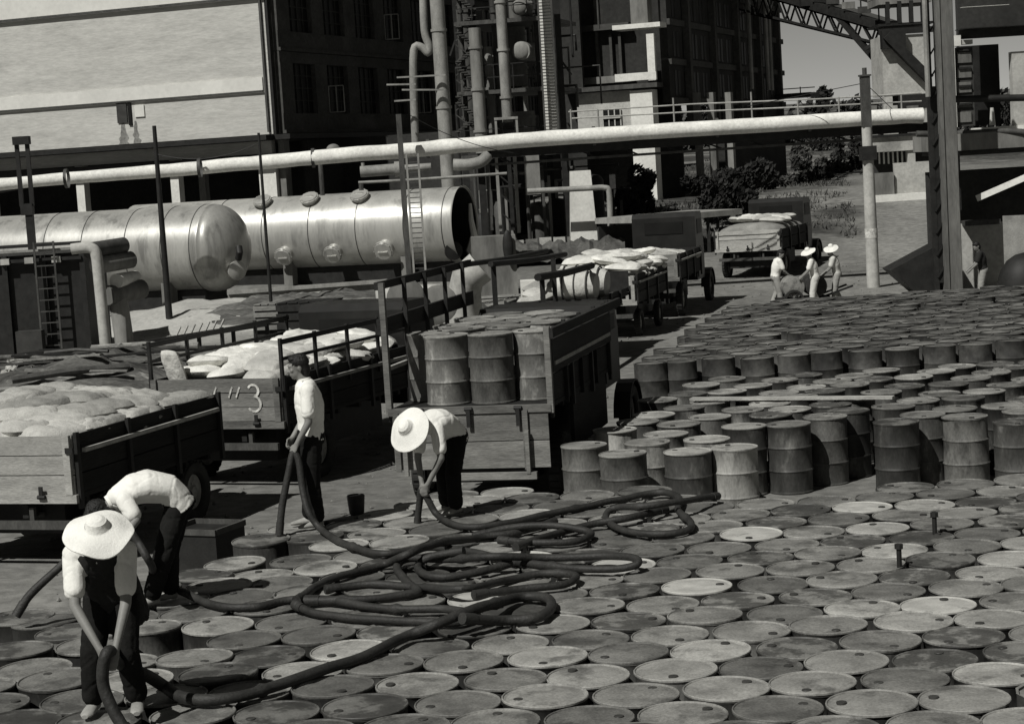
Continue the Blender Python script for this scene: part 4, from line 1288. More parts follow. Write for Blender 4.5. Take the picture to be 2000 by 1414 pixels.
# ------------------------------------------------------------------ storage tanks
def tank(label, c_left, c_right, R, m, dome_r=True, open_r=False, man_top=(), man_low=(), seams=(), sag=0.45):
    a, b = V(c_left), V(c_right)
    d = (b - a).normalized()
    L = (b - a).length
    Mq = d.to_track_quat('Z', 'Y').to_matrix().to_4x4()
    Mt = Matrix.Translation(a) @ Mq
    base = V(((a.x + b.x) / 2, (a.y + b.y) / 2, T(0, a.y)))
    e = thing('storage_tank', label, 'tank', base)
    mb = MB()
    if open_r:
        mb.lathe([(R - .03, L - 2.0), (R - .03, L - .05), (R + .02, L - .05), (R + .04, L), (R + .02, L), (R, L - .1)] + [(R, L * i / 8) for i in range(7, -1, -1)], 56, Mt, cap0=False, cap1=True)
    else:
        mb.lathe([(R, L * i / 8) for i in range(9)], 56, Mt)
    sh = obj('shell', mb, m, e, smooth=50)
    if open_r:
        mb = MB(); mb.lathe([(R - .035, L - 1.6), (R * .6, L - 1.9), (.001, L - 2.0)], 40, Mt, cap0=False, cap1=False); obj('end_plate', mb, M['iron'], e)
        mb = MB(); mb.lathe([(R - .06, L - .06), (R - .045, L - .04), (R - .06, L - .3), (R - .06, L - 1.58)], 48, Mt, cap0=False, cap1=False); obj('mouth_shade_lining', mb, M['iron'], e)  # dark lining added so the open end has its shade in the colour
    if dome_r:
        mb = MB()
        pr = [(R * math.cos(t), L + .01 + sag * 2 * R * math.sin(t)) for t in [math.pi / 2 * i / 12 for i in range(13)]]
        pr[-1] = (.001, pr[-1][1])
        mb.lathe([(R + .012, L - .06)] + [(R + .012, L + .0)] + pr, 48, Mt, cap0=False, cap1=False)
        obj('domed_end', mb, m, e, smooth=60)
    for s_ in seams:
        mb = MB(); mb.lathe([(R + .001, L * s_ - .02), (R + .012, L * s_ - .012), (R + .012, L * s_ + .012), (R + .001, L * s_ + .02)], 56, Mt, cap0=False, cap1=False)
        obj('weld_seam', mb, M['iron_grey'], e)
    side = V((d.y, -d.x, 0))                     # horizontal, towards the camera
    if side.y > 0: side = -side
    for (fr, ang_, r_, hgt) in list(man_top) + list(man_low):
        nrm = side * math.cos(ang_) + V((0, 0, 1)) * math.sin(ang_)
        p = a + d * (L * fr) + nrm * (R - .05)
        Mm = Matrix.Translation(p) @ nrm.to_track_quat('Z', 'Y').to_matrix().to_4x4()
        mb = MB()
        mb.lathe([(r_ * .78, 0), (r_ * .78, hgt), (r_, hgt), (r_, hgt + .06), (r_ * .98, hgt + .07)], 24, Mm, cap0=False, cap1=True)
        mh = obj('manhole', mb, m, e)
        mb = MB(); mb.lathe([(r_ * .9, hgt + .07), (r_ * .86, hgt + .11), (.001, hgt + .13)], 24, Mm, cap0=False, cap1=False)
        mb.bar(Mm @ V((-r_ * .5, 0, hgt + .13)), Mm @ V((r_ * .5, 0, hgt + .13)), .04, .04)
        for i in range(10):
            t = 2 * math.pi * i / 10; mb.tube([Mm @ V((r_ * .95 * math.cos(t), r_ * .95 * math.sin(t), hgt + .05)), Mm @ V((r_ * .95 * math.cos(t), r_ * .95 * math.sin(t), hgt + .09))], .02, 5)
        obj('manhole_lid', mb, m, mh)
    pm = a + d * (L * .5)
    mb = MB(); zb_ = T(pm.x, pm.y) - .3; zt_ = pm.z - R * .93
    mb.box((pm.x, pm.y + .2, (zt_ + zb_) / 2), (L * .96, R * 1.1, zt_ - zb_), rz=math.atan2(d.y, d.x)); obj('plinth', mb, M['iron'], e)  # added dark block that keeps light out below the tank, no real plinth
    for fr in (.15, .5, .85):
        p = a + d * L * fr
        mb = MB()
        zt = p.z - R * .72; zb = T(p.x, p.y) - .2
        mb.box((p.x, p.y, (zt + zb) / 2), (.35, R * 1.5, zt - zb), rz=math.atan2(d.y, d.x)); obj('saddle', mb, M['concrete_grey'], e)
    return e, Mt, L, d, side
TD = V((math.cos(R_(19)), -math.sin(R_(19)), 0))
c2 = at(906, 439, 71.5)
tank('long pale horizontal tank with rows of manholes and an open dark end', c2 - TD * 13.5, c2 + TD * .05, 1.40, M['tank'], dome_r=False, open_r=True,
     man_top=[(.43, 1.0, .36, .16), (.573, 1.0, .36, .16), (.722, 1.0, .36, .16)], man_low=[(.505, -.50, .36, .30), (.652, -.50, .36, .30), (.803, -.46, .38, .32)], seams=(.30, .44, .58, .72, .86, .97))
c1 = at(424, 484, 67.5)
tank('pale horizontal tank with a rounded domed end behind the dark pump frame on the left', c1 - TD * 10, c1, 1.50, M['tank_dull'], dome_r=True, seams=(.40, .55, .72, .86, .97), sag=.36)
# fittings on the dome: two stubby nozzles
for (px, py, r, l) in ((466, 528, .33, 'round lidded nozzle on the lower right of the domed tank end'),):
    e = thing('tank_nozzle', l, 'nozzle', at(px, py, 66.3))
    dn = V((.55, -.83, -.05)).normalized()
    p = at(px - 8, py, 66.6)
    Mm = Matrix.Translation(p - dn * .2) @ dn.to_track_quat('Z', 'Y').to_matrix().to_4x4()
    mb = MB(); mb.lathe([(r * .8, -.3), (r * .8, .35), (r, .35), (r, .44), (r * .5, .48), (.001, .49)], 24, Mm, cap0=True, cap1=False); obj('flange', mb, M['tank'], e)
    mb = MB(); mb.tube([p + dn * .25 + V((.05, 0, .4)), p + dn * .3 + V((.1, -.1, .62)), p + dn * .25 + V((.1, 0, .8))], .12, 10); obj('valve', mb, M['iron'], e)
# round dark handwheel at the foot of the open end
mb = MB(); p = at(885, 490, 70.6); dn = V((.35, -.93, 0))
Mm = Matrix.Translation(p) @ dn.to_track_quat('Z', 'Y').to_matrix().to_4x4()
mb.lathe([(.26, -.3), (.30, 0), (.34, .02), (.34, .1), (.001, .12)], 24, Mm, cap1=False)
solo('pipe_stub', mb, M['iron'], 'dark round pipe stub at the lower right end of the long tank', 'pipe stub')
# plate standing in the open end (pale curved strip)
mb = MB()
pts = [at(918, 398, 72.5), at(920, 430, 72.4), at(926, 462, 72.3), at(918, 490, 72.2), at(924, 500, 72.2)]
mb.tube(pts, [.06, .10, .14, .16, .18], 8)
solo('bent_sheet', mb, M['concrete_white'], 'pale bent sheet propped in the dark beside the open tank end', 'sheet')
# girder under the tanks
mb = MB(); a, b = at(445, 572, 65.5), at(756, 549, 65.0)
mb.bar(a, b, .25, .12); mb.bar(a - V((0, -.1, .25)), b - V((0, -.1, .25)), .12, .4)
solo('girder', mb, M['iron_pale'], 'long pale edged girder lying below the long tank', 'girder')

# ------------------------------------------------------------------ pipes, posts, ladders
def pipe(pix, r, m, label, name='pipe', cat='pipe', group=None, n=12, bend=True, collars=()):
    pts = [at(*q) for q in pix]
    path = catmull(pts, 4) if bend and len(pts) > 2 else pts
    mb = MB(); mb.tube(path, r, n)
    for p in (path[0], path[-1]):
        pass
    return solo(name, mb, M[m], label, cat, None, group)
e = thing('lagged_pipe', 'long white lagged pipe crossing the whole yard above the tanks', 'pipe', at(1000, 276, 61))
pts = [at(px, py, Y) for px, py, Y in ((-60, 366, 62), (130, 349, 62), (330, 333, 62), (520, 317, 61.5), (700, 301, 61), (812, 293, 61), (1000, 276, 61), (1250, 259, 61), (1450, 247, 61), (1672, 233, 61), (1690, 231, 61), (1802, 226, 61))]
path = catmull(pts, 6)
mb = MB()
path = [p + V((0, 0, .02 * noise.noise(p))) for p in path]
mb.tube(path, [.19 + .045 * sstep(-16, -2, p.x) + .02 * noise.noise(p * 2) for p in path], 16)
obj('lagging', mb, M['lagging'], e)
for px, py in ((130, 349), (390, 328), (612, 309), (836, 291), (1160, 266), (1400, 250), (1580, 239)):
    p = at(px, py, 61.3); mb = MB(); mb.tube([p - V((.05, 0, 0)), p + V((.05, 0, 0))], .30, 16, cap=False); obj('band', mb, M['iron_grey'], e)
e = thing('pipe_girder', 'dark steel girder carrying the right half of the white pipe', 'girder', at(1250, 290, 61.6))
a, b = at(960, 300, 61.6), at(1810, 248, 61.6)
mb = MB(); mb.bar(a, b, .5, .28); obj('top_chord', mb, M['iron'], e)
a2, b2 = at(960, 322, 61.6), at(1700, 272, 61.6)
mb = MB(); mb.bar(a2, b2, .3, .08); obj('bottom_chord', mb, M['iron_grey'], e)
for i in range(9):
    p, q = a.lerp(b, i / 9 * .86), a2.lerp(b2, (i + .5) / 9); mb = MB(); mb.bar(p, q, .05, .05); obj('web_strut', mb, M['iron'], e)
# second dark pipe and canopy edge along the left building
pipe([(0, 374, 64), (60, 362, 64), (130, 352, 64), (330, 326, 64)], .07, 'iron', 'thin dark pipe running just above the white pipe at the left')
def vpost(px, py0, py1, Y, r, m, label, name='post', cat='post', r2=None, n=10, square=False):
    b = at(px, py1, Y); zt = at(px, py0, Y).z
    mb = MB()
    if square: mb.box((b.x, b.y, (b.z + zt) / 2), (r * 2, r * 2, zt - b.z))
    else: mb.tube([b, V((b.x, b.y, zt))], r, n, r2=r2)
    return mb, b, zt
def gz(px, Y): p = at(px, 500, Y); return T(p.x, p.y)
def post_to_ground(px_top, py_top, Y, r, m, label, name, cat, r2=None):
    p = at(px_top, py_top, Y)
    z0 = T(p.x, p.y) - .1
    mb = MB(); mb.tube([(p.x, p.y, z0), (p.x, p.y, p.z)], r, 10, r2=r2)
    return solo(name, mb, M[m], label, cat), p
o, p = post_to_ground(301, 246, 58.8, .11, 'iron', 'dark mast in front of the domed tank', 'steel_mast', 'mast', .06)
mb = MB(); mb.bar(at(286, 334, 58.6), at(318, 332, 58.6), .08, .1); link('bracket', None, None) if False else None
o, p = post_to_ground(505, 260, 58.0, .055, 'iron', 'thin dark mast in front of the long tank', 'steel_mast', 'mast', .04)
# capped post at far left
p = at(42, 275, 60); mb = MB()
for q in (-.16, .16): mb.box((p.x + q, p.y, p.z - 1.0), (.12, .12, 2.0))
mb.box((p.x, p.y, p.z), (.5, .3, .25)); mb.box((p.x, p.y, p.z - 2.1), (.36, .3, .35))
mb.box((p.x + .05, p.y, (p.z - 2.2) / 2), (.22, .22, p.z - 2.2))
solo('pipe_support', mb, M['iron'], 'dark forked pipe support at the far left', 'pipe support', V((p.x, p.y, 0)))
# pole with a caged ladder by the tank
e = thing('ladder_mast', 'dark post with a long narrow ladder in front of the long tank', 'ladder', at(820, 560, 60))
b = at(818, 560, 60); zt = at(800, 222, 60).z; zl = at(818, 300, 60).z
mb = MB(); mb.box((b.x - .28, b.y + .1, (zt + b.z) / 2), (.16, .16, zt - b.z)); obj('post', mb, M['iron_grey'], e)
for q in (-.12, .24):
    mb = MB(); mb.box((b.x + q, b.y, (zl + b.z) / 2), (.06, .08, zl - b.z)); obj('stile', mb, M['iron_pale'], e)
mb0 = None
for i in range(26):
    z = b.z + .1 + i * (zl - b.z - .2) / 25
    mb = MB(); mb.bar((b.x - .12, b.y, z), (b.x + .24, b.y, z), .03, .03); obj('rung', mb, M['iron_grey'], e)
# tall stack pipe
p = at(877, 372, 74.5)
mb = MB(); mb.tube([(p.x, p.y, T(p.x, p.y)), (p.x, p.y, 17)], .27, 16)
for z in (6.6, 9.5, 12.5): mb.tube([(p.x, p.y, z), (p.x, p.y, z + .1)], .31, 16)
solo('stack_pipe', mb, M['iron_pale'], 'tall grey stack pipe rising behind the white pipe', 'pipe', V((p.x, p.y, T(p.x, p.y))))
# companion pipe with goose neck
pipe([(826, -20, 75), (829, 60, 75), (838, 90, 75), (836, 104, 75), (822, 92, 75), (808, 100, 75), (808, 190, 75), (812, 290, 75)], .15, 'iron_pale', 'thinner pipe with a bent goose neck beside the tall stack pipe')
for i, (a, b) in enumerate((((775, 152), (870, 147)), ((755, 166), (812, 165)), ((785, 176), (870, 176)), ((770, 198), (812, 195)))):
    mb = MB(); mb.bar(at(a[0], a[1], 74), at(b[0], b[1], 74), .08, .06)
    solo('cross_arm', mb, M['iron_pale'], ('topmost', 'second', 'third', 'lowest')[i] + ' thin cross arm left of the tall stack pipe', 'cross arm', None, 'cross arms by the stack pipe')
# equipment under the white pipe
mb = MB(); pts = [at(704, 336, 66), at(772, 331, 66)]
mb.tube(pts, .19, 16); mb.tube([pts[1] - V((.02, 0, 0)), pts[1] + V((.16, 0, 0))], .26, 16); mb.tube([pts[0] + V((.1, 0, 0)), pts[0] + V((.1, 0, .3))], .06, 8)
mb.tube([at(782, 330, 66), at(842, 326, 66)], .13, 12)
solo('condenser', mb, M['iron_pale'], 'short pale cylinder lying on the tank top under the white pipe', 'condenser')
pipe([(700, 357, 65.5), (800, 352, 65.5), (990, 339, 65.5)], .05, 'iron_pale', 'thin straight pale pipe running above the long tank', bend=False)
pipe([(885, 322, 72), (915, 322, 72), (940, 316, 72), (956, 300, 72)], .22, 'iron_pale', 'pale curved elbow pipe right of the stack pipe')
for px, y0, y1, l in ((630, 320, 382, 'short riser between white pipe and tank, left one'), (706, 355, 372, 'short riser at the start of the thin straight pipe')):
    mb = MB(); mb.tube([at(px, y1, 66), V((at(px, y1, 66).x, 66, at(px, y0, 66).z))], .08, 8); solo('riser', mb, M['iron_grey'], l, 'pipe')
mb = MB(); p = at(651, 293, 66); mb.tube([p - V((0, 0, .3)), p], .24, 14); mb.ell(p, (.24, .24, .2)); solo('round_cap', mb, M['concrete_grey'], 'grey round topped vent showing over the white pipe', 'vent')

# ------------------------------------------------------------------ left factory: bright end wall on columns, dark long side
Y0 = 93.0
c0 = at(534, 262, Y0)                     # lower right corner of the bright wall
base = V((c0.x, c0.y, T(c0.x, c0.y)))
fac = thing('factory_building', 'large pale walled factory block on columns filling the upper left', 'building', base)
def LW(s, d, z):                          # s along the wall to the left, d back along the side, z height
    q = V((c0.x, c0.y, 0)) - RT * s + FW * d
    return V((q.x, q.y, z))
zw = c0.z
WL = 26
def slabw(name, s0, s1, d0, d1, z0, z1, m, parent, lab=None):
    mb = MB()
    c = (LW(s0, d0, z0) + LW(s1, d1, z1)) / 2
    mb.box(c, (abs(s1 - s0), abs(d1 - d0), abs(z1 - z0)), rz=-GA)
    return obj(name, mb, m, parent, label=lab)
TOPZ = zw + 15
slabw('end_wall', 0, WL, .0, .4, zw, TOPZ, M['plaster'], fac)
zb0 = at(520, 176, Y0 + 0).z; zb1 = zb0 + .62
slabw('wall_band', .35, WL, -.08, -.003, zb0, zb1, M['plaster_band'], fac)
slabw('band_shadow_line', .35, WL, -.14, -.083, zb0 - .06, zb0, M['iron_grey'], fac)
zc0 = at(440, 0, Y0).z
slabw('wall_band', 0, WL, -.08, -.003, zc0 + .1, zc0 + 1.1, M['plaster_band'], fac)
slabw('wall_moulding', 0, WL, -.20, -.083, zc0 - .0, zc0 + .10, M['iron_grey'], fac)
# small hatch with shutters and soot stains
hx0 = 8.35
for i, (dx, w_, z0, z1, m) in enumerate(((0, .55, -.95, 0, 'frame'), (-.62, .18, -1.1, 0, 'glass'), (-1.0, .52, -.72, -.16, 'plaster_band'))):
    slabw('hatch', hx0 + dx, hx0 + dx - w_, -.07, -.002, zb0 - .1 + z0, zb0 - .1 + z1, M[m], fac)
for k_, (dx_, w_) in enumerate(((-.25, .22), (-.95, .16))):
    mb = MB(); n_ = 9
    for i_ in range(n_):
        t_ = i_ / (n_ - 1); wv = w_ * (.35 + .9 * t_) * (1 + .5 * noise.noise(V((i_ * .9, k_ * 5, 1))))
        for sg_ in (-1, 1): mb.v.append(LW(hx0 + dx_ + sg_ * wv + .08 * noise.noise(V((i_ * .5, k_, 2))), -.004, zb0 - 1.0 - t_ * (zb0 - 1.0 - zw)))
    for i_ in range(n_ - 1): mb.f.append((2 * i_, 2 * i_ + 1, 2 * i_ + 3, 2 * i_ + 2))
    M['soot'] = M.get('soot') or mat('soot', .2, .95, .5, 1.5, .4, 8)
    obj('soot_stain', mb, M['soot'], fac)
slabw('drain_pipe', .14, .24, -.14, -.02, zw + .1, TOPZ - 1, M['iron_grey'], fac)
slabw('drain_pipe', -.16, -.04, -.02, .10, zw - .2, TOPZ - 1, M['iron'], fac)
# canopy strip below the wall
slabw('canopy_edge', -.2, WL, -1.2, .6, zw - .28, zw - .06, M['iron'], fac)
slabw('lintel_beam', .2, WL, .1, .5, zw - .9, zw - .30, M['plaster'], fac)
slabw('dark_gutter', .3, WL, -.4, -.1, zw - 1.3, zw - .95, M['iron'], fac)
# open ground floor: columns with a dark rear wall
for s in (.05, 5.3, 10.6, 15.9):
    slabw('column', s, s + (.9 if s < 1 else .45), .05, .55, T(0, Y0) - .5, zw - .92, M['concrete_white'], fac)
slabw('column', -.35, -.05, .3, .9, T(0, Y0) - .5, zw - .3, M['concrete_grey'], fac)
slabw('column', 4.6, 4.95, 1.4, 1.8, T(0, Y0) - .5, zw - .92, M['concrete_grey'], fac)
slabw('rear_wall', -8, WL, 7.0, 7.3, T(0, Y0) - .5, zw - .3, M['brick_deep_shade'], fac)
slabw('floor_slab', -.0, WL, .42, 7.0, zw - .25, zw, M['concrete_grey'], fac)
# long side with tall recessed windows, facing right into the shade
SD = 46
bays = 12
bw_ = SD / bays
fl = [(zw + .0, zw + 3.9), (zw + 3.9, zw + 7.8), (zw + 7.8, zw + 11.7), (zw + 11.7, zw + 15.0)]
for f0, f1 in fl:
    slabw('spandrel', 0, -.4, .4, SD, f0, f0 + .95, M['brick_shaded'], fac)
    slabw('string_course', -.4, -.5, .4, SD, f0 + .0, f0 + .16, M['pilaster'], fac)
    slabw('lintel', 0, -.4, .4, SD, f1 - .55, f1 - .02, M['brick_shaded'], fac)
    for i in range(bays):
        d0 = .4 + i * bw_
        slabw('pier', 0, -.42, d0, d0 + 1.35, f0 + .95, f1 - .55, M['pilaster' if i % 2 else 'brick_shaded'], fac)
        d1 = d0 + 1.35; d2 = d0 + bw_
        wdw = slabw('window', -.12, -.18, d1, d2, f0 + .95, f1 - .55, M['glass'], fac)
        mb = MB()
        for k in range(1, 4):
            y = d1 + (d2 - d1) * k / 4
            c = (LW(-.19, y, f0 + .95) + LW(-.22, y + .06, f1 - .55)) / 2
            mb.box(c, (.05, .06, f1 - f0 - 1.5), rz=-GA)
        for k in range(1, 4):
            z = f0 + .95 + (f1 - f0 - 1.5) * k / 4
            c = (LW(-.19, d1, z) + LW(-.22, d2, z + .05)) / 2
            mb.box(c, (.05, d2 - d1, .05), rz=-GA)
        obj('frame', mb, M['frame'], wdw)
        if random.random() < .5:    # a casement left standing open
            mb = MB(); p = LW(-.42, d1 + .05, 0); q = p + RT * .7 + FW * .25
            z0 = f0 + 1.0; z1 = f0 + 2.3
            for a, b in (((p.x, p.y, z0), (q.x, q.y, z0)), ((p.x, p.y, z1), (q.x, q.y, z1)), ((q.x, q.y, z0), (q.x, q.y, z1)), ((p.x, p.y, z0), (p.x, p.y, z1)), (((p.x + q.x) / 2, (p.y + q.y) / 2, z0), ((p.x + q.x) / 2, (p.y + q.y) / 2, z1))):
                mb.bar(a, b, .05, .05)
            obj('open_casement', mb, M['iron_pale'], wdw)
slabw('side_canopy', 0, -1.0, -.3, SD, zw - .28, zw - .04, M['iron'], fac)
slabw('side_floor_wall', -.0, -.3, 3, SD, T(0, Y0) - .5, zw - .3, M['brick_deep_shade'], fac)
slabw('roof', 0, WL, .42, SD, TOPZ - .3, TOPZ, M['roofing'], fac)
slabw('left_wall', WL - .4, WL, .42, SD, zw, TOPZ - .3, M['plaster'], fac)
slabw('back_wall', 0, WL, SD, SD + .4, zw - 5, TOPZ - .3, M['brick_shaded'], fac)

# ------------------------------------------------------------------ process tower in front of the dark buildings
tw = thing('process_tower', 'dark open steel tower with platforms, pipes and stairs in the upper centre', 'tower', (at(980, 400, 80).x, 80, T(0, 80)))
def tp(px, py, Y): return at(px, py, Y)
zg = T(0, 80) - .2
posts = [(935, 80.0), (1100, 79.0), (905, 84.5), (1070, 84)]
for px, Y in posts:
    p = tp(px, 250, Y); mb = MB(); mb.box((p.x, p.y, (zg + 17) / 2), (.28, .28, 17 - zg)); obj('column', mb, M['iron'], tw)
for py_, w0, w1 in ((38, 886, 1066), (175, 892, 1078), (300, 900, 1085)):
    a, b = tp(w0, py_ + 4, 79.2), tp(w1, py_ - 5, 78.6)
    z = (a.z + b.z) / 2
    mb = MB(); mb.add([(a.x, a.y, z), (b.x, b.y, z), (b.x + 1.4, b.y + 5, z), (a.x + 1.4, a.y + 5, z), (a.x, a.y, z - .16), (b.x, b.y, z - .16), (b.x + 1.4, b.y + 5, z - .16), (a.x + 1.4, a.y + 5, z - .16)], [(0, 1, 2, 3), (7, 6, 5, 4), (0, 4, 5, 1), (1, 5, 6, 2), (2, 6, 7, 3), (3, 7, 4, 0)])
    obj('platform', mb, M['iron_grey'], tw)
    mb = MB()
    for hgt in (.5, 1.0): mb.bar((a.x, a.y, z + hgt), (b.x, b.y, z + hgt), .035, .035)
    for i in range(6): q = a.lerp(b, i / 5); mb.bar((q.x, q.y, z), (q.x, q.y, z + 1), .035, .035)
    obj('handrail', mb, M['iron'], tw)
for px, r, m, Y, pt, pb in ((983, .21, 'iron_pale', 78.9, -40, 240), (934, .25, 'concrete_grey', 78.9, 55, 300), (958, .17, 'concrete_grey', 80, 92, 260), (970, .12, 'iron_grey', 80.2, -30, 300), (1003, .5, 'concrete_grey', 82.0, -30, 170), (905, .10, 'iron_grey', 80, -30, 300), (1026, .45, 'concrete_grey', 81.5, 218, 300), (916, .3, 'brick_shaded', 83, -30, 300), (1052, .10, 'iron', 79.3, -30, 300)):
    p = tp(px, (pt + pb) / 2, Y); z0, z1 = tp(px, pb, Y).z, tp(px, pt, Y).z
    mb = MB(); mb.tube([(p.x, p.y, z0), (p.x, p.y, z1)], r, 14)
    for k in range(3): mb.tube([(p.x, p.y, z0 + (z1 - z0) * (k + .5) / 3), (p.x, p.y, z0 + (z1 - z0) * (k + .5) / 3 + .1)], r + .05, 14)
    obj('vertical_pipe', mb, M[m], tw)
mb = MB(); p = tp(990, 262, 78.6)
for q in (-.42, .42): mb.box((p.x + q, p.y, p.z + .1), (.09, .2, 1.1))
mb.box((p.x, p.y, p.z + .62), (.95, .25, .1)); obj('valve_frame', mb, M['iron_pale'], tw)
for px, py, r in ((1015, 15, .32), (1018, 100, .38)):
    p = tp(px, py, 79.2); mb = MB(); mb.tube([p, p + FW * 3], r, 20); mb.ell(p, (r, .18, r)); obj('vessel', mb, M['concrete_grey'], tw)
# flights of stairs
for i in range(9):
    y0 = 22 + i * 34
    sgn = 1 if i % 2 else -1
    a, b = tp(910 - 17 * sgn, y0, 79.6), tp(910 + 17 * sgn, y0 - 26, 79.6)
    mb = MB()
    for k in range(6):
        q = a.lerp(b, (k + .5) / 6); mb.box(q, (.24, .9, .05))
    mb.bar(a, b, .05, .14); mb.bar(a + V((0, .9, 0)), b + V((0, .9, 0)), .05, .14); mb.bar(a + V((0, 0, .9)), b + V((0, 0, .9)), .04, .04)
    obj('stair_flight', mb, M['iron_grey'], tw)
rp_ = random.Random(21)
for i in range(34):                      # tangle of small pipes and hangers round the tower
    Y = rp_.uniform(80.5, 88); px = rp_.uniform(885, 1095); m = rp_.choice(('iron', 'iron', 'iron_grey', 'iron_grey', 'concrete_grey'))
    y_a = rp_.uniform(-20, 230); r_ = rp_.choice((.04, .05, .07, .10))
    a = tp(px, y_a, Y)
    mb = MB()
    if i % 3 == 0: b = a + RT * rp_.uniform(.8, 1.8); mb.tube([a, a + RT * .3, b, b - V((0, 0, rp_.uniform(.6, 2.5)))], r_, 8)
    elif i % 3 == 1: b = a - V((0, 0, rp_.uniform(2, 5))); mb.tube([a, b], r_, 8); mb.tube([b, b - V((0, 0, .12))], r_ + .05, 8)
    else: b = a + V((rp_.uniform(-1.5, 1.5), .3, -rp_.uniform(1, 3))); mb.bar(a, b, .07, .07)
    obj('pipe_run', mb, M[m], tw)
for i in range(26):                      # and below the white pipe
    Y = rp_.uniform(79, 86); px = rp_.uniform(925, 1230); m = rp_.choice(('iron', 'iron_grey', 'iron', 'concrete_grey'))
    a = tp(px, rp_.uniform(310, 400), Y); mb = MB()
    z0 = T(a.x, a.y) - .1
    if i % 2: mb.tube([(a.x, a.y, z0), a, a + RT * rp_.uniform(.5, 2.2)], rp_.choice((.05, .08, .12)), 8)
    else: mb.bar((a.x, a.y, z0), a, .12, .12)
    obj('pipe_run', mb, M[m], tw)
for i in range(7):
    px = 945 + 36 * i; Y = 81 + (i % 3) * 1.5; p = tp(px, 420, Y); hh = rp_.uniform(1.2, 2.6); z0 = T(p.x, p.y) - .1
    mb = MB(); mb.lathe([(.45, z0), (.45, z0 + hh), (.30, z0 + hh + .2), (.001, z0 + hh + .25)], 16, Matrix.Translation((p.x, p.y, 0)), cap0=True, cap1=False); obj('vessel', mb, M['iron_grey' if i % 2 else 'iron'], tw)
# caged ladder catching the sun
p = tp(1078, 258, 77.8); z1 = tp(1060, -30, 77.8).z
mb = MB()
for q in (-.26, .26): mb.box((p.x + q, p.y, (p.z + z1) / 2), (.07, .07, z1 - p.z))
ld = obj('ladder', mb, M['iron_grey'], tw)
nr = 46
for i in range(nr):
    z = p.z + .1 + (z1 - p.z - .2) * i / (nr - 1); mb = MB(); mb.bar((p.x - .26, p.y, z), (p.x + .26, p.y, z), .035, .035); obj('rung', mb, M['iron'], ld)
mb = MB(); mb.box((p.x, p.y + .30, (p.z + z1) / 2), (.46, .05, z1 - p.z)); obj('sheet_pipe_casing', mb, M['concrete_white'], tw)
# legs below the white pipe
for px, pt, pb, m, wd in ((978, 300, 452, 'iron_pale', .12), (1014, 305, 455, 'iron_pale', .14), (960, 300, 450, 'iron_grey', .16), (1002, 300, 450, 'iron', .16), (1042, 300, 380, 'concrete_grey', .6)):
    a, b = tp(px, pb, 78), tp(px, pt, 78)
    mb = MB(); mb.box((a.x, a.y, (a.z + b.z) / 2), (wd, wd, b.z - a.z)); obj('leg', mb, M[m], tw)
for i in range(4):
    a, b = tp(978, 310 + 35 * i, 78), tp(1014, 340 + 35 * i, 78); mb = MB(); mb.bar(a, b, .06, .06); obj('brace', mb, M['iron'], tw)
# goose necked rail pipe and a white pier
pipe([(1030, 374, 76), (1150, 368, 76), (1180, 367, 76), (1190, 378, 76), (1192, 455, 76)], .11, 'iron_pale', 'bent grey pipe with a rounded corner before the white pier', bend=True)
a, b = at(1140, 446, 77), at(1134, 334, 77)
mb = MB()
for z, w_ in ((a.z, 1.02),): 
    h1 = b.z
    mb.add([(a.x - .54, a.y, a.z - .5), (a.x + .54, a.y, a.z - .5), (a.x + .54, a.y + .9, a.z - .5), (a.x - .54, a.y + .9, a.z - .5), (a.x - .40, a.y, h1), (a.x + .40, a.y, h1), (a.x + .40, a.y + .9, h1), (a.x - .40, a.y + .9, h1)], [(3, 2, 1, 0), (4, 5, 6, 7), (0, 1, 5, 4), (1, 2, 6, 5), (2, 3, 7, 6), (3, 0, 4, 7)])
solo('concrete_pier', mb, M['concrete_white'], 'white concrete pier standing alone in the dark under the tower', 'pier')
# rubble bank below the tower
mb = MB()
for i in range(40):
    for k in range(9):
        px = 920 + 300 * i / 39
        p = at(px, 470, 74 + k * .45)
        z = T(p.x, p.y) + (.75 + .3 * noise.noise(V((i * .3, 1, 1)))) * math.sin(math.pi * min(1, (k + .3) / 6.5)) ** .7 + .22 * noise.noise(V((i * 1.3, k * 1.3, 5)))
        mb.v.append(V((p.x, p.y, z)))
for i in range(39):
    for k in range(8): a = i * 9 + k; mb.f.append((a, a + 9, a + 10, a + 1))
M['rubble'] = mat('rubble', .075, .95, .5, 1.2, .4, 9, .6, 8)
o = struct('rubble_bank', mb, M['rubble'], 20)
e = thing('low_kerb', 'low pale broken kerb in front of the white pier under the tower', 'kerb', at(1080, 470, 77.4))
for i in range(9):
    a, b = at(945 + 27 * i, 466 - 2 * i, 77.2), at(968 + 27 * i, 464 - 2 * i, 77.2)
    zk = T(a.x, a.y); mb = MB(); mb.box(((a.x + b.x) / 2, 77.2, zk + .3 + .12 * noise.noise(V((i * 2.2, 0, 0)))), (b.x - a.x, .3, .75), rz=.05 * noise.noise(V((i * 3.1, 1, 0)))); obj('kerb_stone', mb, M['concrete' if i % 3 else 'concrete_grey'], e)

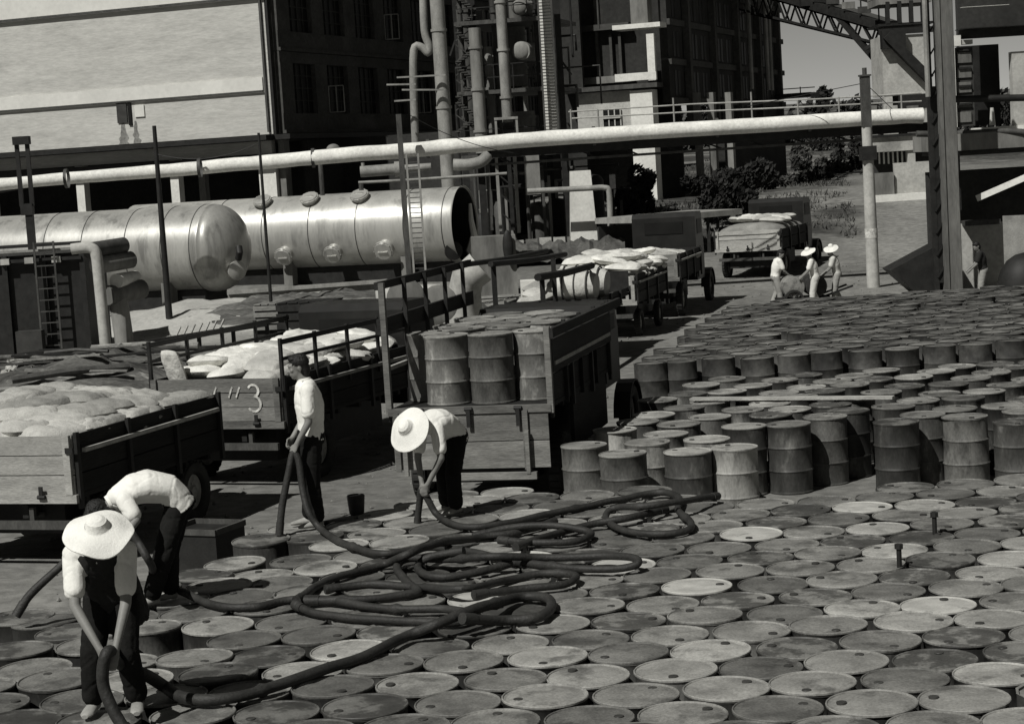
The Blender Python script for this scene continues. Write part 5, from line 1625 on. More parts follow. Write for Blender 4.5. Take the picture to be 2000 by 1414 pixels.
# ------------------------------------------------------------------ dark framed hall with lit concrete members, long shaded side
Yh = 97.0
h0 = at(1290, 300, Yh)
hall = thing('concrete_hall', 'tall dark unfinished looking concrete hall with white columns behind the pipe', 'building', (h0.x, h0.y, T(h0.x, h0.y)))
def HW(s, d, z): q = V((h0.x, h0.y, 0)) - RT * s + FW * d; return V((q.x, q.y, z))
def hs(name, s0, s1, d0, d1, z0, z1, m, parent=None):
    mb = MB(); c = (HW(s0, d0, z0) + HW(s1, d1, z1)) / 2
    mb.box(c, (abs(s1 - s0), abs(d1 - d0), abs(z1 - z0)), rz=-GA); return obj(name, mb, M[m], parent or hall)
def zat(px, py, Y=Yh): return at(px, py, Y).z
sc_ = FPX / Yh
def sx(px): return (1290 - px) / sc_ / math.cos(GA)       # offset to the left along the front
g0 = T(0, Yh) - .6
hs('column', sx(1280), sx(1238), -.0, 1.0, g0, zat(1255, 176), 'concrete_white')
hs('ledge', sx(1304), sx(1214), -.25, 1.4, zat(1255, 55), zat(1255, 46), 'concrete_white')
hs('balcony_wall', sx(1292), sx(1214), -.25, -.05, zat(1255, 157), zat(1255, 142), 'concrete_white')
hs('balcony_post', sx(1291), sx(1277), -.24, .0, zat(1284, 157), zat(1284, 66), 'concrete_white')
hs('balcony_slab', sx(1292), sx(1100), -.2, 3.0, zat(1255, 172), zat(1255, 163), 'iron_grey')
hs('upper_bay', sx(1280), sx(1248), -.05, .8, zat(1260, 46), zat(1260, -60), 'concrete_grey')
hs('front_wall', sx(1238), sx(1132), .3, .6, zat(1190, 290), zat(1190, 178), 'concrete')
w_ = hs('window', sx(1216), sx(1182), .24, .31, zat(1200, 246), zat(1200, 212), 'glass')
for k in range(4):
    a = sx(1216) + (sx(1182) - sx(1216)) * k / 3; hs('window_bar', a - .03, a + .03, .18, .235, zat(1200, 246), zat(1200, 212), 'concrete', w_)
hs('window_bar', sx(1216), sx(1182), .12, .175, zat(1200, 231), zat(1200, 228), 'concrete', w_)
hs('dark_recess', sx(1300), sx(1090), 3.2, 3.5, g0, zat(1190, -90), 'brick_deep_shade')
hs('front_wall', sx(1132), sx(1080), 1.5, 1.8, g0, zat(1190, -90), 'brick_deep_shade')
for px in (1110, 1145, 1172, 1190):
    hs('mullion', sx(px), sx(px) - .14, 2.9, 3.18, zat(px, 160), zat(px, 60 if px != 1145 else -40), 'pilaster')
hs('floor_beam', sx(1215), sx(1100), 2.6, 3.18, zat(1150, 160), zat(1150, 146), 'concrete_grey')
hs('floor_beam', sx(1215), sx(1100), 2.6, 3.18, zat(1150, 52), zat(1150, 40), 'brick_shaded')
for px, wd in ((1318, .3), (1345, .35), (1380, .3)):
    hs('rear_column', sx(px), sx(px) - wd, 4.0, 4.5, g0, zat(px, 180), 'concrete_grey')
# long side facing right
SL = 28.5
top = zat(1400, -110)
hs('side_wall', -.0, -.4, 1.0, SL, zat(1300, 200), top, 'brick_deep_shade')
hs('side_wall_lower', -.0, -.4, 12, SL, g0, zat(1300, 200) - .01, 'brick_deep_shade')
rows = [(.3 + i * 2.15) for i in range(6)]
zs = zat(1400, 200)
for r_i, z in enumerate([zs + .5 + 1.95 * k for k in range(7)]):
    for c_i in range(14):
        d = 2.0 + 1.9 * c_i
        wn = hs('window', -.39, -.42, d, d + 1.1, z, z + 1.25, 'glass')
        mb = MB(); mb.bar(HW(-.425, d + .55, z), HW(-.425, d + .55, z + 1.25), .05, .05); obj('frame', mb, M['frame'], wn)
    hs('sill_band', -.4, -.55, 1.0, SL, z - .42, z - .12, 'brick_shaded')
for d in (4, 9.6, 15.2, 20.8, 26.4): hs('pilaster', -.41, -.75, d, d + .45, zs - 1, top, 'brick_shaded')
for d in (17.5, 22.0, 23.0):
    mb = MB(); a, b = HW(-.85, d, zs + 1), HW(-.85, d, top); mb.tube([a, b], .13, 8); obj('drain_pipe', mb, M['iron_pale'], hall)
mb = MB(); c = HW(-1.4, SL - 1, zat(1400, 172, 97)); mb.box(c, (2.4, 3, .25), rz=-GA); mb.box(c + V((.1, 0, .45)), (2.2, .06, .06), rz=-GA); mb.box(c + V((.1, -1.2, .25)), (.06, .06, .5)); obj('end_balcony', mb, M['iron'], hall)

# ------------------------------------------------------------------ pipe bridge handrail
e = thing('handrail', 'thin double handrail with posts above the right half of the white pipe', 'handrail', at(1470, 250, 62.3))
for pts in (((1110, 219), (1350, 204), (1600, 194), (1800, 182)), ((1115, 232), (1350, 219), (1600, 208), (1800, 198))):
    mb = MB()
    q = [at(px, py, 62.3) for px, py in pts]
    mb.tube(q, .024, 6); obj('rail', mb, M['concrete'], e)
for px, y0, y1 in ((1117, 214, 262), (1170, 214, 262), (1318, 192, 255), (1470, 180, 248), (1560, 196, 243), (1640, 190, 238), (1762, 186, 232)):
    p = at(px, y1, 62.3); zt = at(px, y0, 62.3).z; mb = MB(); mb.tube([p, (p.x, p.y, zt)], .03, 6); obj('rail_post', mb, M['iron_pale'], e)

# ------------------------------------------------------------------ right hand side
# white pole with dark upper collar
p = G(1706, 562); e = thing('pipe_pole', 'tall white concrete pole with a dark upper half carrying the pipe', 'pole', (p.x, p.y, 0))
zt = at(1688, 290, p.y).z; z2 = at(1680, 150, p.y).z
mb = MB(); mb.tube([(p.x, p.y, -.1), (p.x, p.y, zt)], .20, 16, r2=.165); obj('shaft', mb, M['concrete'], e)
mb = MB(); mb.box((p.x, p.y, zt - .15), (.46, .46, .42)); obj('collar', mb, M['iron'], e)
zm = at(1684, 250, p.y).z
mb = MB(); mb.tube([(p.x, p.y, zt + .06), (p.x, p.y, zm)], .155, 14); obj('white_stub', mb, M['concrete'], e)
mb = MB(); mb.box((p.x, p.y, (zm + z2) / 2), (.27, .27, z2 - zm)); mb.box((p.x, p.y, z2 + .02), (.34, .34, .05)); mb.tube([(p.x, p.y, z2), (p.x, p.y, z2 + .25)], .07, 8); obj('steel_top', mb, M['iron_grey'], e)
mb = MB(); zz = at(1700, 456, p.y).z; mb.tube([(p.x, p.y, zz - .14), (p.x, p.y, zz + .14)], .195, 16); obj('painted_band', mb, M['paint'], e)
mb = MB(); top_ = V((p.x, p.y, z2 - .2))
for a, b in (((1460, 208), 62), ((1760, 230), 62)):
    q = at(a[0], a[1], b); mb.tube([top_, q], .012, 5)
solo('guy_wires', mb, M['iron'], 'thin guy wires running down both sides of the white pole top', 'wire')

# conveyor gantry
e = thing('conveyor_gantry', 'dark sloping conveyor gantry with a lattice belly in the upper right sky', 'conveyor', at(1600, 60, 107))
A0, A1 = at(1440, -32, 112), at(1735, 55, 103)
nrm = V((.25, 1, 0)).normalized() * 2.6
for k, off in enumerate((V(), nrm)):
    mb = MB(); mb.bar(A0 + off, A1 + off, .38, .44); obj('top_chord', mb, M['iron'], e)
    mb = MB(); mb.bar(A0 + off + V((0, 0, 1.3)), A1 + off + V((0, 0, 1.2)), .10, .16); obj('hand_beam', mb, M['iron'], e)
mb = MB(); a, b = A0 + nrm / 2 + V((0, 0, .3)), A1 + nrm / 2 + V((0, 0, .3)); mb.bar(a, b, 2.0, .12); obj('belt_deck', mb, M['iron_grey'], e)
B0, B1 = at(1440, 18, 112), at(1702, 82, 104)
mb = MB(); mb.bar(B0, B1, .11, .11); obj('bottom_chord', mb, M['iron'], e)
mb = MB(); mb.bar(B0 + nrm, B1 + nrm, .11, .11); obj('bottom_chord', mb, M['iron'], e)
for i in range(9):
    t = i / 8
    p_, q_ = B0.lerp(B1, t), A0.lerp(A1, min(1, t * .88 + .05)); r_ = A0.lerp(A1, max(0, t * .88 - .06))
    for off in (V(), nrm):
        mb = MB(); mb.bar(p_ + off, q_ + off, .08, .08); mb.bar(p_ + off, r_ + off, .08, .08); obj('lattice_strut', mb, M['iron'], e)
    mb = MB(); c = A0.lerp(A1, (i + .5) / 9); mb.bar(c + V((0, 0, .2)), c + V((0, 0, 1)), .07, .07); obj('rail_post', mb, M['iron'], e)
for i in range(5):
    c = A0.lerp(A1, .45 + .1 * i) + V((0, -.2, .55)); mb = MB(); mb.box(c, (.7, .05, .35), rz=-.1); obj('side_panel', mb, M['concrete_grey' if i % 2 else 'frame'], e)
mb = MB(); mb.bar(A0.lerp(A1, .66), at(1728, 138, 103.5), .28, .28); obj('knee_brace', mb, M['iron'], e)
mb = MB(); mb.bar(at(1690, 96, 103.8), at(1726, 76, 103.3), .19, .19); obj('knee_brace', mb, M['iron'], e)
mb = MB(); mb.box(at(1588, -8, 108), (1.6, 1.6, 1.2)); obj('roller_housing', mb, M['iron'], e)

# transfer tower
Yt = 100
e = thing('transfer_tower', 'grey concrete transfer tower with a dark steel head at the end of the conveyor', 'tower', (at(1778, 380, Yt).x, Yt, T(0, Yt)))
a, b = at(1731, 300, Yt), at(1826, 300, Yt)
cx = (a.x + b.x) / 2; wd = b.x - a.x
zb = at(1778, 185, Yt).z; zt = at(1778, 68, Yt).z
mb = MB(); mb.box((cx, Yt + 1.5, (zb + zt) / 2), (wd, 3, zt - zb)); obj('head_wall', mb, M['concrete'], e, label='grey stained concrete face')
for q in (-1, 1):
    mb = MB(); mb.box((cx + q * (wd / 2 - .22), Yt + .25, (T(0, Yt) + zb) / 2 - .25), (.44, .44, zb - T(0, Yt) + .5)); obj('column', mb, M['concrete'], e)
mb = MB(); mb.box((cx + .3, Yt + 1.0, zb - .35), (wd - .9, 2, .7)); obj('hopper', mb, M['iron'], e)
mb = MB(); mb.box((cx, Yt + 1.4, zt + .55), (wd + .3, 3.0, .12)); mb.box((cx, Yt - .05, zt + .2), (wd + .3, .16, .3)); obj('head_deck', mb, M['iron'], e)
for q in (-.9, -.3, .3, .9):
    mb = MB(); mb.box((cx + q, Yt, zt + 1.15), (.2, .25, 1.1)); obj('head_post', mb, M['iron'], e)
mb = MB(); mb.box((cx, Yt + 1.4, zt + 1.75), (wd + .2, 3, .35)); obj('head_beam', mb, M['concrete_grey'], e)
mb = MB(); mb.box((cx, Yt + 1.4, zt + 3.1), (wd + .2, 3, 2.3)); obj('head_house', mb, M['concrete_grey'], e)
mb = MB(); mb.bar(at(1730, 70, Yt - .4), at(1815, 155, Yt - .4), .6, .45); obj('chute', mb, M['iron'], e)
mb = MB(); mb.box(at(1744, 78, Yt - .2), (1.2, .6, .9)); obj('pulley_box', mb, M['iron'], e)
# low wall and little house below it
Yw = 88
e = thing('boundary_wall', 'pale low rendered wall with a plinth behind the white pole', 'wall', (at(1765, 370, Yw).x, Yw, T(0, Yw)))
a, b = at(1703, 350, Yw), at(1835, 345, Yw)
cx2 = (a.x + b.x) / 2; w2 = b.x - a.x
zt2 = at(1765, 318, Yw).z; zg2 = T(0, Yw)
mb = MB(); mb.box((cx2 + .5, Yw, (zt2 + zg2) / 2 - .2), (w2 - 1.0, .3, zt2 - zg2 + .4)); obj('panel', mb, M['concrete'], e)
mb = MB(); mb.box((a.x + .45, Yw - .1, (zt2 + zg2) / 2 - .3), (.95, .5, zt2 - zg2 - .2)); obj('pier', mb, M['concrete_grey'], e)
mb = MB(); mb.box((cx2, Yw - .3, zg2 + .1), (w2, .5, .35)); obj('plinth', mb, M['concrete_white'], e)
Yg = 92
e = thing('gate_house', 'low building with a pale band and dark window strip behind the white pole', 'building', (at(1770, 320, Yg).x, Yg, T(0, Yg)))
a, b = at(1698, 300, Yg), at(1850, 290, Yg)
mb = MB(); z0, z1 = at(1770, 294, Yg).z, at(1770, 266, Yg).z
mb.box(((a.x + b.x) / 2, Yg, (z0 + z1) / 2), (b.x - a.x, .3, z1 - z0)); obj('fascia', mb, M['concrete'], e)
mb = MB(); mb.box(((a.x + b.x) / 2, Yg + 2, (z0 + T(0, Yg)) / 2), (b.x - a.x - .2, .3, z0 - T(0, Yg) - .05)); obj('rear_wall', mb, M['brick_deep_shade'], e)
mb = MB(); mb.box(((a.x + b.x) / 2, Yg + 1.2, z1 + .06), (b.x - a.x + .3, 3, .12)); obj('roof', mb, M['iron'], e)
for i in range(7):
    p = at(1722 + i * 9, 305, Yg - .2); mb = MB(); mb.box((p.x, Yg + .4, p.z), (.07, .07, .75)); obj('bar', mb, M['concrete_white'], e)
p = at(1780, 305, Yg); mb = MB(); mb.box((p.x, Yg + .1, p.z - .1), (.35, .3, .9)); obj('pillar', mb, M['concrete'], e)
for px in (1705, 1745, 1786):
    p = at(px, 240, Yg); mb = MB(); mb.box((p.x, Yg + .3, p.z), (.5, .3, 1.6)); obj('upper_pillar', mb, M['concrete_grey' if px != 1745 else 'concrete'], e)

# concrete lamp post with a steel twin
p = G(1862, 583)
zt = at(1838, -60, p.y).z
mb = MB(); mb.box((p.x, p.y, zt / 2), (.46, .40, zt + .2)); mb.box((p.x - .17, p.y - .22, zt / 2), (.08, .05, zt)); mb.box((p.x + .17, p.y - .22, zt / 2), (.08, .05, zt))
solo('concrete_post', mb, M['concrete_post'], 'thick grey ribbed concrete post on the right beside the dark shed', 'post', V((p.x, p.y, 0)))
mb = MB(); mb.box((p.x - .42, p.y + .1, zt / 2), (.14, .14, zt)); mb.box((p.x - .30, p.y + .1, zt * .35), (.22, .12, zt * .6))
for i in range(12): mb.bar((p.x - .40, p.y, .6 + i * .6), (p.x - .2, p.y, .9 + i * .6), .04, .04)
solo('steel_post', mb, M['iron'], 'dark steel lattice post just left of the thick concrete post', 'post', V((p.x - .4, p.y + .1, 0)))
mb = MB(); q = at(1812, 250, p.y); mb.tube([(q.x, p.y - .2, at(1812, 190, p.y).z), (q.x, p.y - .2, zt)], .07, 8); 
solo('conduit', mb, M['iron_pale'], 'thin pale conduit running up beside the dark lattice post', 'conduit')

# right building with barn door and dark sheds
Yr = 56
e = thing('brick_shed', 'dark roofed building with a pale door surround and plank door in the upper right corner', 'building', (at(1930, 590, Yr).x, Yr, 0))
def rb(name, x0, x1, y0, y1, m, d0=0, d1=.3, par=None):
    a, b = at(x0, y1, Yr), at(x1, y0, Yr)
    mb = MB(); mb.box(((a.x + b.x) / 2, Yr + (d0 + d1) / 2, (a.z + b.z) / 2), (abs(b.x - a.x), d1 - d0, abs(b.z - a.z))); return obj(name, mb, M[m], par or e)
rb('door_surround', 1852, 1862, 92, 250, 'concrete_white', -.15, .2)
rb('door_surround', 1852, 1874, 70, 92, 'concrete_white', -.15, .2)
rb('lintel', 1875, 1898, 78, 88, 'concrete', -.1, .2)
dr = rb('door', 1866, 1900, 92, 248, 'frame', .05, .16)
for k in range(5): rb('door_panel', 1870, 1897, 102 + 29 * k, 124 + 29 * k, 'concrete_post', .0, .045, dr)
for k in range(4): rb('door_batten', 1872, 1896, 96 + 35 * k, 101 + 35 * k, 'iron', -.06, -.01, dr)
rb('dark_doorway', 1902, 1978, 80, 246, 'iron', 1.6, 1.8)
rb('right_wall', 1979, 2500, 70, 250, 'concrete', -.1, .25)
rb('sill', 1898, 2100, 246, 251, 'concrete_white', -.2, .3)
rb('upper_wall', 1876, 2500, -120, 76, 'brick_deep_shade', .2, .5)
rb('eave_strip', 1872, 1964, 12, 17, 'concrete_white', -.4, -.2)
rb('eave', 1868, 2500, 20, 60, 'iron', -.6, .19)
mb = MB(); p = at(1938, 228, Yr); mb.tube([p - V((0, 0, .25)), p + V((0, 0, .25))], .09, 10, r2=.05); obj('bollard', mb, M['concrete'], e)
rb('wall_below', 1880, 2500, 300, 600, 'brick_deep_shade', 4.0, 4.3)
rb('side_pier', 1872, 1884, 300, 470, 'iron', .6, .9)
rb('roof_slab', 1840, 2500, 256, 264, 'concrete_grey', -1.2, 4)
rb('roof_slab', 1858, 2500, 266, 272, 'iron', -1.0, 4)
pipe([(1790, 262, 55), (1860, 262, 55), (1995, 258, 54.8), (2040, 285, 54.6)], .09, 'iron_grey', 'bent grey pipe under the eaves at the right edge')
pipe([(1830, 195, 54.5), (1930, 193, 54.5), (2060, 190, 54.5)], .10, 'iron', 'dark horizontal pipe across the doorway on the right', bend=False)
# slanting white beam in the shade
mb = MB(); a, b = at(1908, 388, 54.0), at(2060, 322, 53.0); mb.bar(a, b, .10, .17); solo('slanted_beam', mb, M['concrete_white'], 'white slanting beam end in front of the dark shed on the right', 'beam')
# rendered wall stub and canvas screen
mb = MB(); a, b = at(1884, 600, 55.2), at(1966, 590, 55.2); zt = at(1925, 435, 55.2).z
mb.box(((a.x + b.x) / 2, 55.3, zt / 2), (b.x - a.x, .25, zt)); solo('wall_stub', mb, M['concrete'], 'pale rendered wall stub behind the dark figure', 'wall', V(((a.x + b.x) / 2, 55.3, 0)))
mb = MB(); a, b = at(1882, 440, 55.0), at(1950, 437, 55.0); mb.box(((a.x + b.x) / 2, 55.0, a.z + .05), (b.x - a.x, .5, .14)); solo('coping', mb, M['iron_grey'], 'dark coping slab on the pale wall stub', 'coping')
mb = MB()
a, b = at(1962, 520, 52.8), at(2090, 520, 52.0); zt = at(1990, 420, 52.8).z
n = 14
for i in range(n + 1):
    for k in range(8):
        q = a.lerp(b, i / n); z = zt * k / 7
        mb.v.append(V((q.x + .0, q.y + .05 * math.sin(i * 1.7) * (1 - k / 9), z)))
for i in range(n):
    for k in range(7): c = i * 8 + k; mb.f.append((c, c + 8, c + 9, c + 1))
nv = len(mb.v); mb.v += [v + V((0, .03, 0)) for v in mb.v]; mb.f += [tuple(reversed([x + nv for x in f])) for f in mb.f]
solo('canvas_screen', mb, M['tarp'], 'grey canvas screen hanging at the right edge behind the drums', 'canvas')
mb = MB(); p = G(1990, 598); mb.ell((p.x + .2, p.y, .5), (.75, .6, .85)); mb.v = [v + V((0, 0, .05 * noise.noise(v * 3))) for v in mb.v]
solo('covered_heap', mb, M['iron'], 'dark rounded covered heap at the right edge in front of the canvas', 'heap')
# dark hopper left of the post
e = thing('loading_hopper', 'dark funnel shaped hopper on legs left of the thick concrete post', 'hopper', G(1822, 580))
c = G(1822, 580); mb = MB()
zt = at(1800, 478, c.y).z; zm = at(1800, 540, c.y).z
k = 1.2
ts = [(-1.25, zm + .25), (.55, zt + .2), (.55, zm - .5), (-.35, zm - .62)]
for yy in (-.5, .7): mb.v += [V((c.x + x, c.y + yy, z)) for x, z in ts]
mb.f += [(3, 2, 1, 0), (4, 5, 6, 7), (0, 1, 5, 4), (1, 2, 6, 5), (2, 3, 7, 6), (3, 0, 4, 7)]
obj('bin', mb, M['iron'], e)
for x in (-.3, .5):
    for yy in (-.4, .6):
        mb = MB(); mb.bar((c.x + x, c.y + yy, zm - .4), (c.x + x * 1.3 - (.35 if x < 0 else 0), c.y + yy, 0), .10, .10); obj('leg', mb, M['iron'], e)
# ------------------------------------------------------------------ left: dark pump frame, pipes, mound, scrap
p0 = G(85, 692)
e = thing('pump_frame', 'dark boxy pump frame with a ladder and pipe deck at the left edge', 'frame', (p0.x, p0.y, 0))
Yp = p0.y
a, b = at(-60, 600, Yp), at(168, 600, Yp)
zt = at(85, 497, Yp).z
mb = MB(); mb.box(((a.x + b.x) / 2, Yp + 1.6, zt / 2), (b.x - a.x, 3.0, zt)); obj('casing', mb, M['iron'], e)
for i in range(4):
    x = a.x + (b.x - a.x) * i / 3; mb = MB(); mb.box((x, Yp + .02, zt / 2), (.14, .14, zt)); obj('post', mb, M['iron'], e)
for zz, m in ((zt + .12, 'iron_pale'), (zt + .26, 'iron'), (zt - .14, 'iron')):
    mb = MB(); mb.bar((a.x, Yp - .05, zz), (b.x, Yp - .05, zz), .12, .06 if m != 'iron' else .09); obj('deck_pipe', mb, M[m], e)
for px, py in ((57, 509), (110, 507), (10, 512)):
    q = at(px, py, Yp - .1); mb = MB(); mb.box(q, (.24, .12, .16)); obj('junction_box', mb, M['concrete'], e)
l0, l1 = at(84, 690, Yp - .25), at(122, 690, Yp - .25)
for q in (l0, l1): mb = MB(); mb.box((q.x, Yp - .25, (zt + .35) / 2), (.05, .05, zt + .35)); obj('ladder_stile', mb, M['iron_grey'], e)
for i in range(10): mb = MB(); z = .25 + i * .31; mb.bar((l0.x, Yp - .25, z), (l1.x, Yp - .25, z), .03, .03); obj('ladder_rung', mb, M['iron_grey'], e)
mb = MB(); q = at(62, 668, Yp - .3); mb.box((q.x, Yp - .4, .35), (.7, .4, .7)); obj('motor', mb, M['frame'], e)
pipe([(140, 487, 52.6), (165, 484, 52.6), (180, 486, 52.6), (188, 498, 52.6), (193, 540, 52.6), (208, 694, 52.6)], .155, 'concrete', 'pale bent standpipe with a rounded elbow beside the pump frame')
pipe([(226, 560, 53.6), (233, 600, 53.6), (242, 660, 53.6), (246, 700, 53.6)], .26, 'concrete_grey', 'thick grey vertical pipe just right of the pale standpipe')
for i, (px, py, r, m, l) in enumerate(((212, 487, .22, 'iron_grey', 'topmost of the stacked pipe ends'), (226, 516, .24, 'concrete_grey', 'second grey pipe end of the stack'), (227, 549, .20, 'concrete_white', 'white pipe end of the stack'), (248, 574, .27, 'concrete_grey', 'lowest grey pipe end of the stack'))):
    q = at(px, py, 53.0 + .15 * i); mb = MB(); mb.tube([q + V((-.5, -.25, 0)), q + V((.25, .9, .06))] if i != 2 else [q, q + V((.3, 1.2, 0))], r, 16); solo('pipe_end', mb, M[m], l + ' beside the pump frame', 'pipe', None, 'pipe ends stacked by the pump frame')

def heap(name, label, c, rx, ry, h, m, seed, amp=.3, rough=2.0, n=34, rz=0):
    mb = MB(); k = 16
    for i in range(n):
        for j in range(k):
            a = 2 * math.pi * i / n; r = (j / (k - 1))
            x, y = rx * r * math.cos(a), ry * r * math.sin(a)
            f = (1 - r * r) ** .8
            z = h * f + amp * f * noise.noise(V((x * rough + seed, y * rough, seed))) + amp * .5 * min(1, f * 3) * noise.noise(V((x * rough * 3 + seed, y * rough * 3, seed))) - .12 * (1 if j == k - 1 else 0)
            mb.v.append(V((x * math.cos(rz) - y * math.sin(rz), x * math.sin(rz) + y * math.cos(rz), z)) + V(c))
    for i in range(n):
        i2 = (i + 1) % n
        for j in range(k - 1): mb.f.append((i * k + j, i * k + j + 1, i2 * k + j + 1, i2 * k + j))
    return mb
# heap of rags, rods and boards at the left
hc = G(150, 770); hc.y += .8
mb = heap('scrap_heap', '', (hc.x, hc.y, 0), 3.6, 3.2, .8, 'rag', 3.3, .35, 1.3)
M['scrap'] = mat('scrap', .085, .95, .6, 2.5, .4, 20, .8, 14, stretch=(.35, 1.6, 1), stain=(.55, .65, 2.6, 2.2))
o = solo('scrap_heap', mb, M['scrap'], 'low tangled heap of dark scrap and rags on the ground at the left', 'scrap heap', V((hc.x, hc.y, 0)), smooth=25)
def zheap(x, y):
    r = math.hypot((x - hc.x) / 3.6, (y - hc.y) / 3.2); return .8 * max(0, 1 - r * r) ** .8 + .03
for i in range(26):
    x = hc.x + random.uniform(-2.6, 2.9); y = hc.y + random.uniform(-2.4, 1.6)
    z = zheap(x, y) + .1
    an = random.uniform(-.35, .5); l = random.uniform(.5, 1.4)
    d = V((math.cos(an), math.sin(an), random.uniform(-.08, .08))) * l
    mb = MB()
    if i % 3: mb.bar(V((x, y, z)) - d, V((x, y, z)) + d, random.uniform(.05, .16), .04)
    else: mb.tube([V((x, y, z)) - d, V((x, y, z + .05)), V((x, y, z)) + d], random.uniform(.04, .08), 8)
    solo('board' if i % 3 else 'rod', mb, M[random.choice(('wood_dark_shaded', 'rag', 'wood', 'iron_grey'))], 'loose board lying on the scrap heap at the left' if i % 3 else 'loose rod lying on the scrap heap at the left', 'board' if i % 3 else 'rod', None, 'boards on the scrap heap' if i % 3 else 'rods on the scrap heap')
def cloth(label, pix, Y, m, seed, name='cloth_bundle', cat='bundle', drop=.25, sag=.1):
    mb = MB(); n = 14
    q = [at(px, py, yy) for px, py, yy in pix]
    for i in range(n + 1):
        for k in range(n + 1):
            u, v = i / n, k / n
            p = q[0].lerp(q[1], u).lerp(q[3].lerp(q[2], u), v)
            mb.v.append(p + V((.04 * noise.noise(V((u * 5 + seed, v * 5, 0))), 0, sag * noise.noise(V((u * 4 + seed, v * 3, 2))) + .06 * noise.noise(V((u * 12 + seed, v * 5, 2))))))
    for i in range(n):
        for k in range(n): a = i * (n + 1) + k; mb.f.append((a, a + 1, a + n + 2, a + n + 1))
    nv = len(mb.v); mb.v += [v - V((0, -.02, drop)) for v in mb.v]; mb.f += [tuple(reversed([x + nv for x in f])) for f in mb.f]
    bor = list(range(0, n + 1)) + [i * (n + 1) + n for i in range(1, n + 1)] + [n * (n + 1) + k for k in range(n - 1, -1, -1)] + [i * (n + 1) for i in range(n - 1, 0, -1)]
    for x, y in zip(bor, bor[1:] + bor[:1]): mb.f.append((y, x, nv + x, nv + y))
    return solo(name, mb, M[m], label, cat)
cloth('light folded cloth bundle at the left end of the scrap heap', [(2, 735, 41.2), (50, 735, 41.2), (68, 697, 43.2), (16, 700, 43.2)], 0, 'sack', 1)
cloth('grey cloth bundle right of the light one on the scrap heap', [(48, 730, 41.3), (95, 728, 41.3), (112, 702, 43.2), (70, 697, 43.2)], 0, 'rag', 4)
pipe([(115, 703, 45.5), (195, 698, 45.5)], .09, 'concrete', 'pale short pipe lying on the back of the scrap heap', bend=False)
mb = MB(); q = at(86, 750, 43); mb.tube([q + V((.42 * math.cos(t), 0, .34 * math.sin(t))) for t in [math.pi * i / 12 for i in range(13)]], .05, 8); solo('bent_hose', mb, M['rubber'], 'dark bent hoop of hose on the scrap heap at the left', 'hose')
# long box and rail behind the numbered truck
q1, q2 = at(250, 676, 50), at(520, 632, 51.5)
e = thing('pipe_rack', 'dark rack rail with pegs running behind the numbered truck', 'rack', (q1.x, q1.y, 0))
mb = MB(); mb.bar(q1, q2, .12, .14); obj('rail', mb, M['iron'], e)
for i in range(5): q = q1.lerp(q2, i / 4); mb = MB(); mb.box((q.x, q.y + .1, q.z / 2), (.10, .10, q.z)); obj('leg', mb, M['iron'], e)
q3, q4 = at(345, 655, 51), at(430, 640, 51.3)
for i in range(7): q = q3.lerp(q4, i / 6); mb = MB(); mb.tube([q, q + V((.12, 0, .22))], .03, 6); obj('peg', mb, M['concrete'], e)
sc0 = at(430, 600, 62)
M['sand'] = mat('sand', .36, .95, .15, .8, .2, 8, .6, 5)
mb = heap('', '', (sc0.x + 1.0, 61.5, 0), 6.5, 4.6, .62, 'sand', 5.5, .22, .5, n=48, rz=-.1)
struct('sand_bank', mb, M['sand'], 180)
# stacks of crates, boards and sheets between truck and tank
mound = heap('', '', (at(620, 620, 60).x, 60, 0), 5.5, 3.0, .75, 'scrap', 9.1, .3, .9)
solo('rubbish_mound', mound, M['scrap'], 'broad mound of dark rubbish and sheeting between the numbered truck and the long tank', 'mound', V((at(620, 620, 60).x, 60, 0)), smooth=25)
crates = [(610, 655, 50, 1.5, 1.0, .9, 'wood_dark_shaded', 'dark slatted crate behind the numbered truck, larger one'), (690, 650, 49, 1.3, .9, .8, 'wood_dark_shaded', 'dark slatted crate behind the numbered truck, right one'), (545, 640, 53, 1.1, .8, .7, 'wood', 'lighter slatted crate left of the dark crates')]
for px, py, Y, sx_, sy_, sz_, m, l in crates:
    c = at(px, py, Y); e = thing('crate', l, 'crate', (c.x, Y, 0), -R_(15))
    mb = MB(); mb.box((0, 0, sz_ / 2 + .3), (sx_ - .06, sy_ - .06, sz_)); obj('box', mb, M['iron'], e, world=False)
    for k in range(4): 
        mb = MB(); mb.box((0, -sy_ / 2, .3 + sz_ * (k + .5) / 4), (sx_, .03, sz_ / 4 - .05)); obj('slat', mb, M[m], e, world=False)
    for k in range(5):
        mb = MB(); mb.box((-sx_ / 2 + sx_ * (k + .5) / 5, 0, .3 + sz_ + .015), (sx_ / 5 - .04, sy_, .03)); obj('slat', mb, M[m], e, world=False)
    mb = MB(); mb.box((0, 0, .15), (sx_ * .95, sy_ * .8, .3)); obj('pallet', mb, M['wood_dark_shaded'], e, world=False)
cloth('pale crumpled sheet thrown over the crates behind the numbered truck', [(555, 650, 49), (628, 652, 49), (632, 618, 51), (590, 622, 51)], 0, 'sack', 7, drop=.15)
cloth('grey crumpled tarpaulin on the rubbish mound below the girder', [(590, 620, 57), (735, 612, 57), (745, 590, 60), (640, 592, 60)], 0, 'tarp', 2, drop=.15, sag=.25)
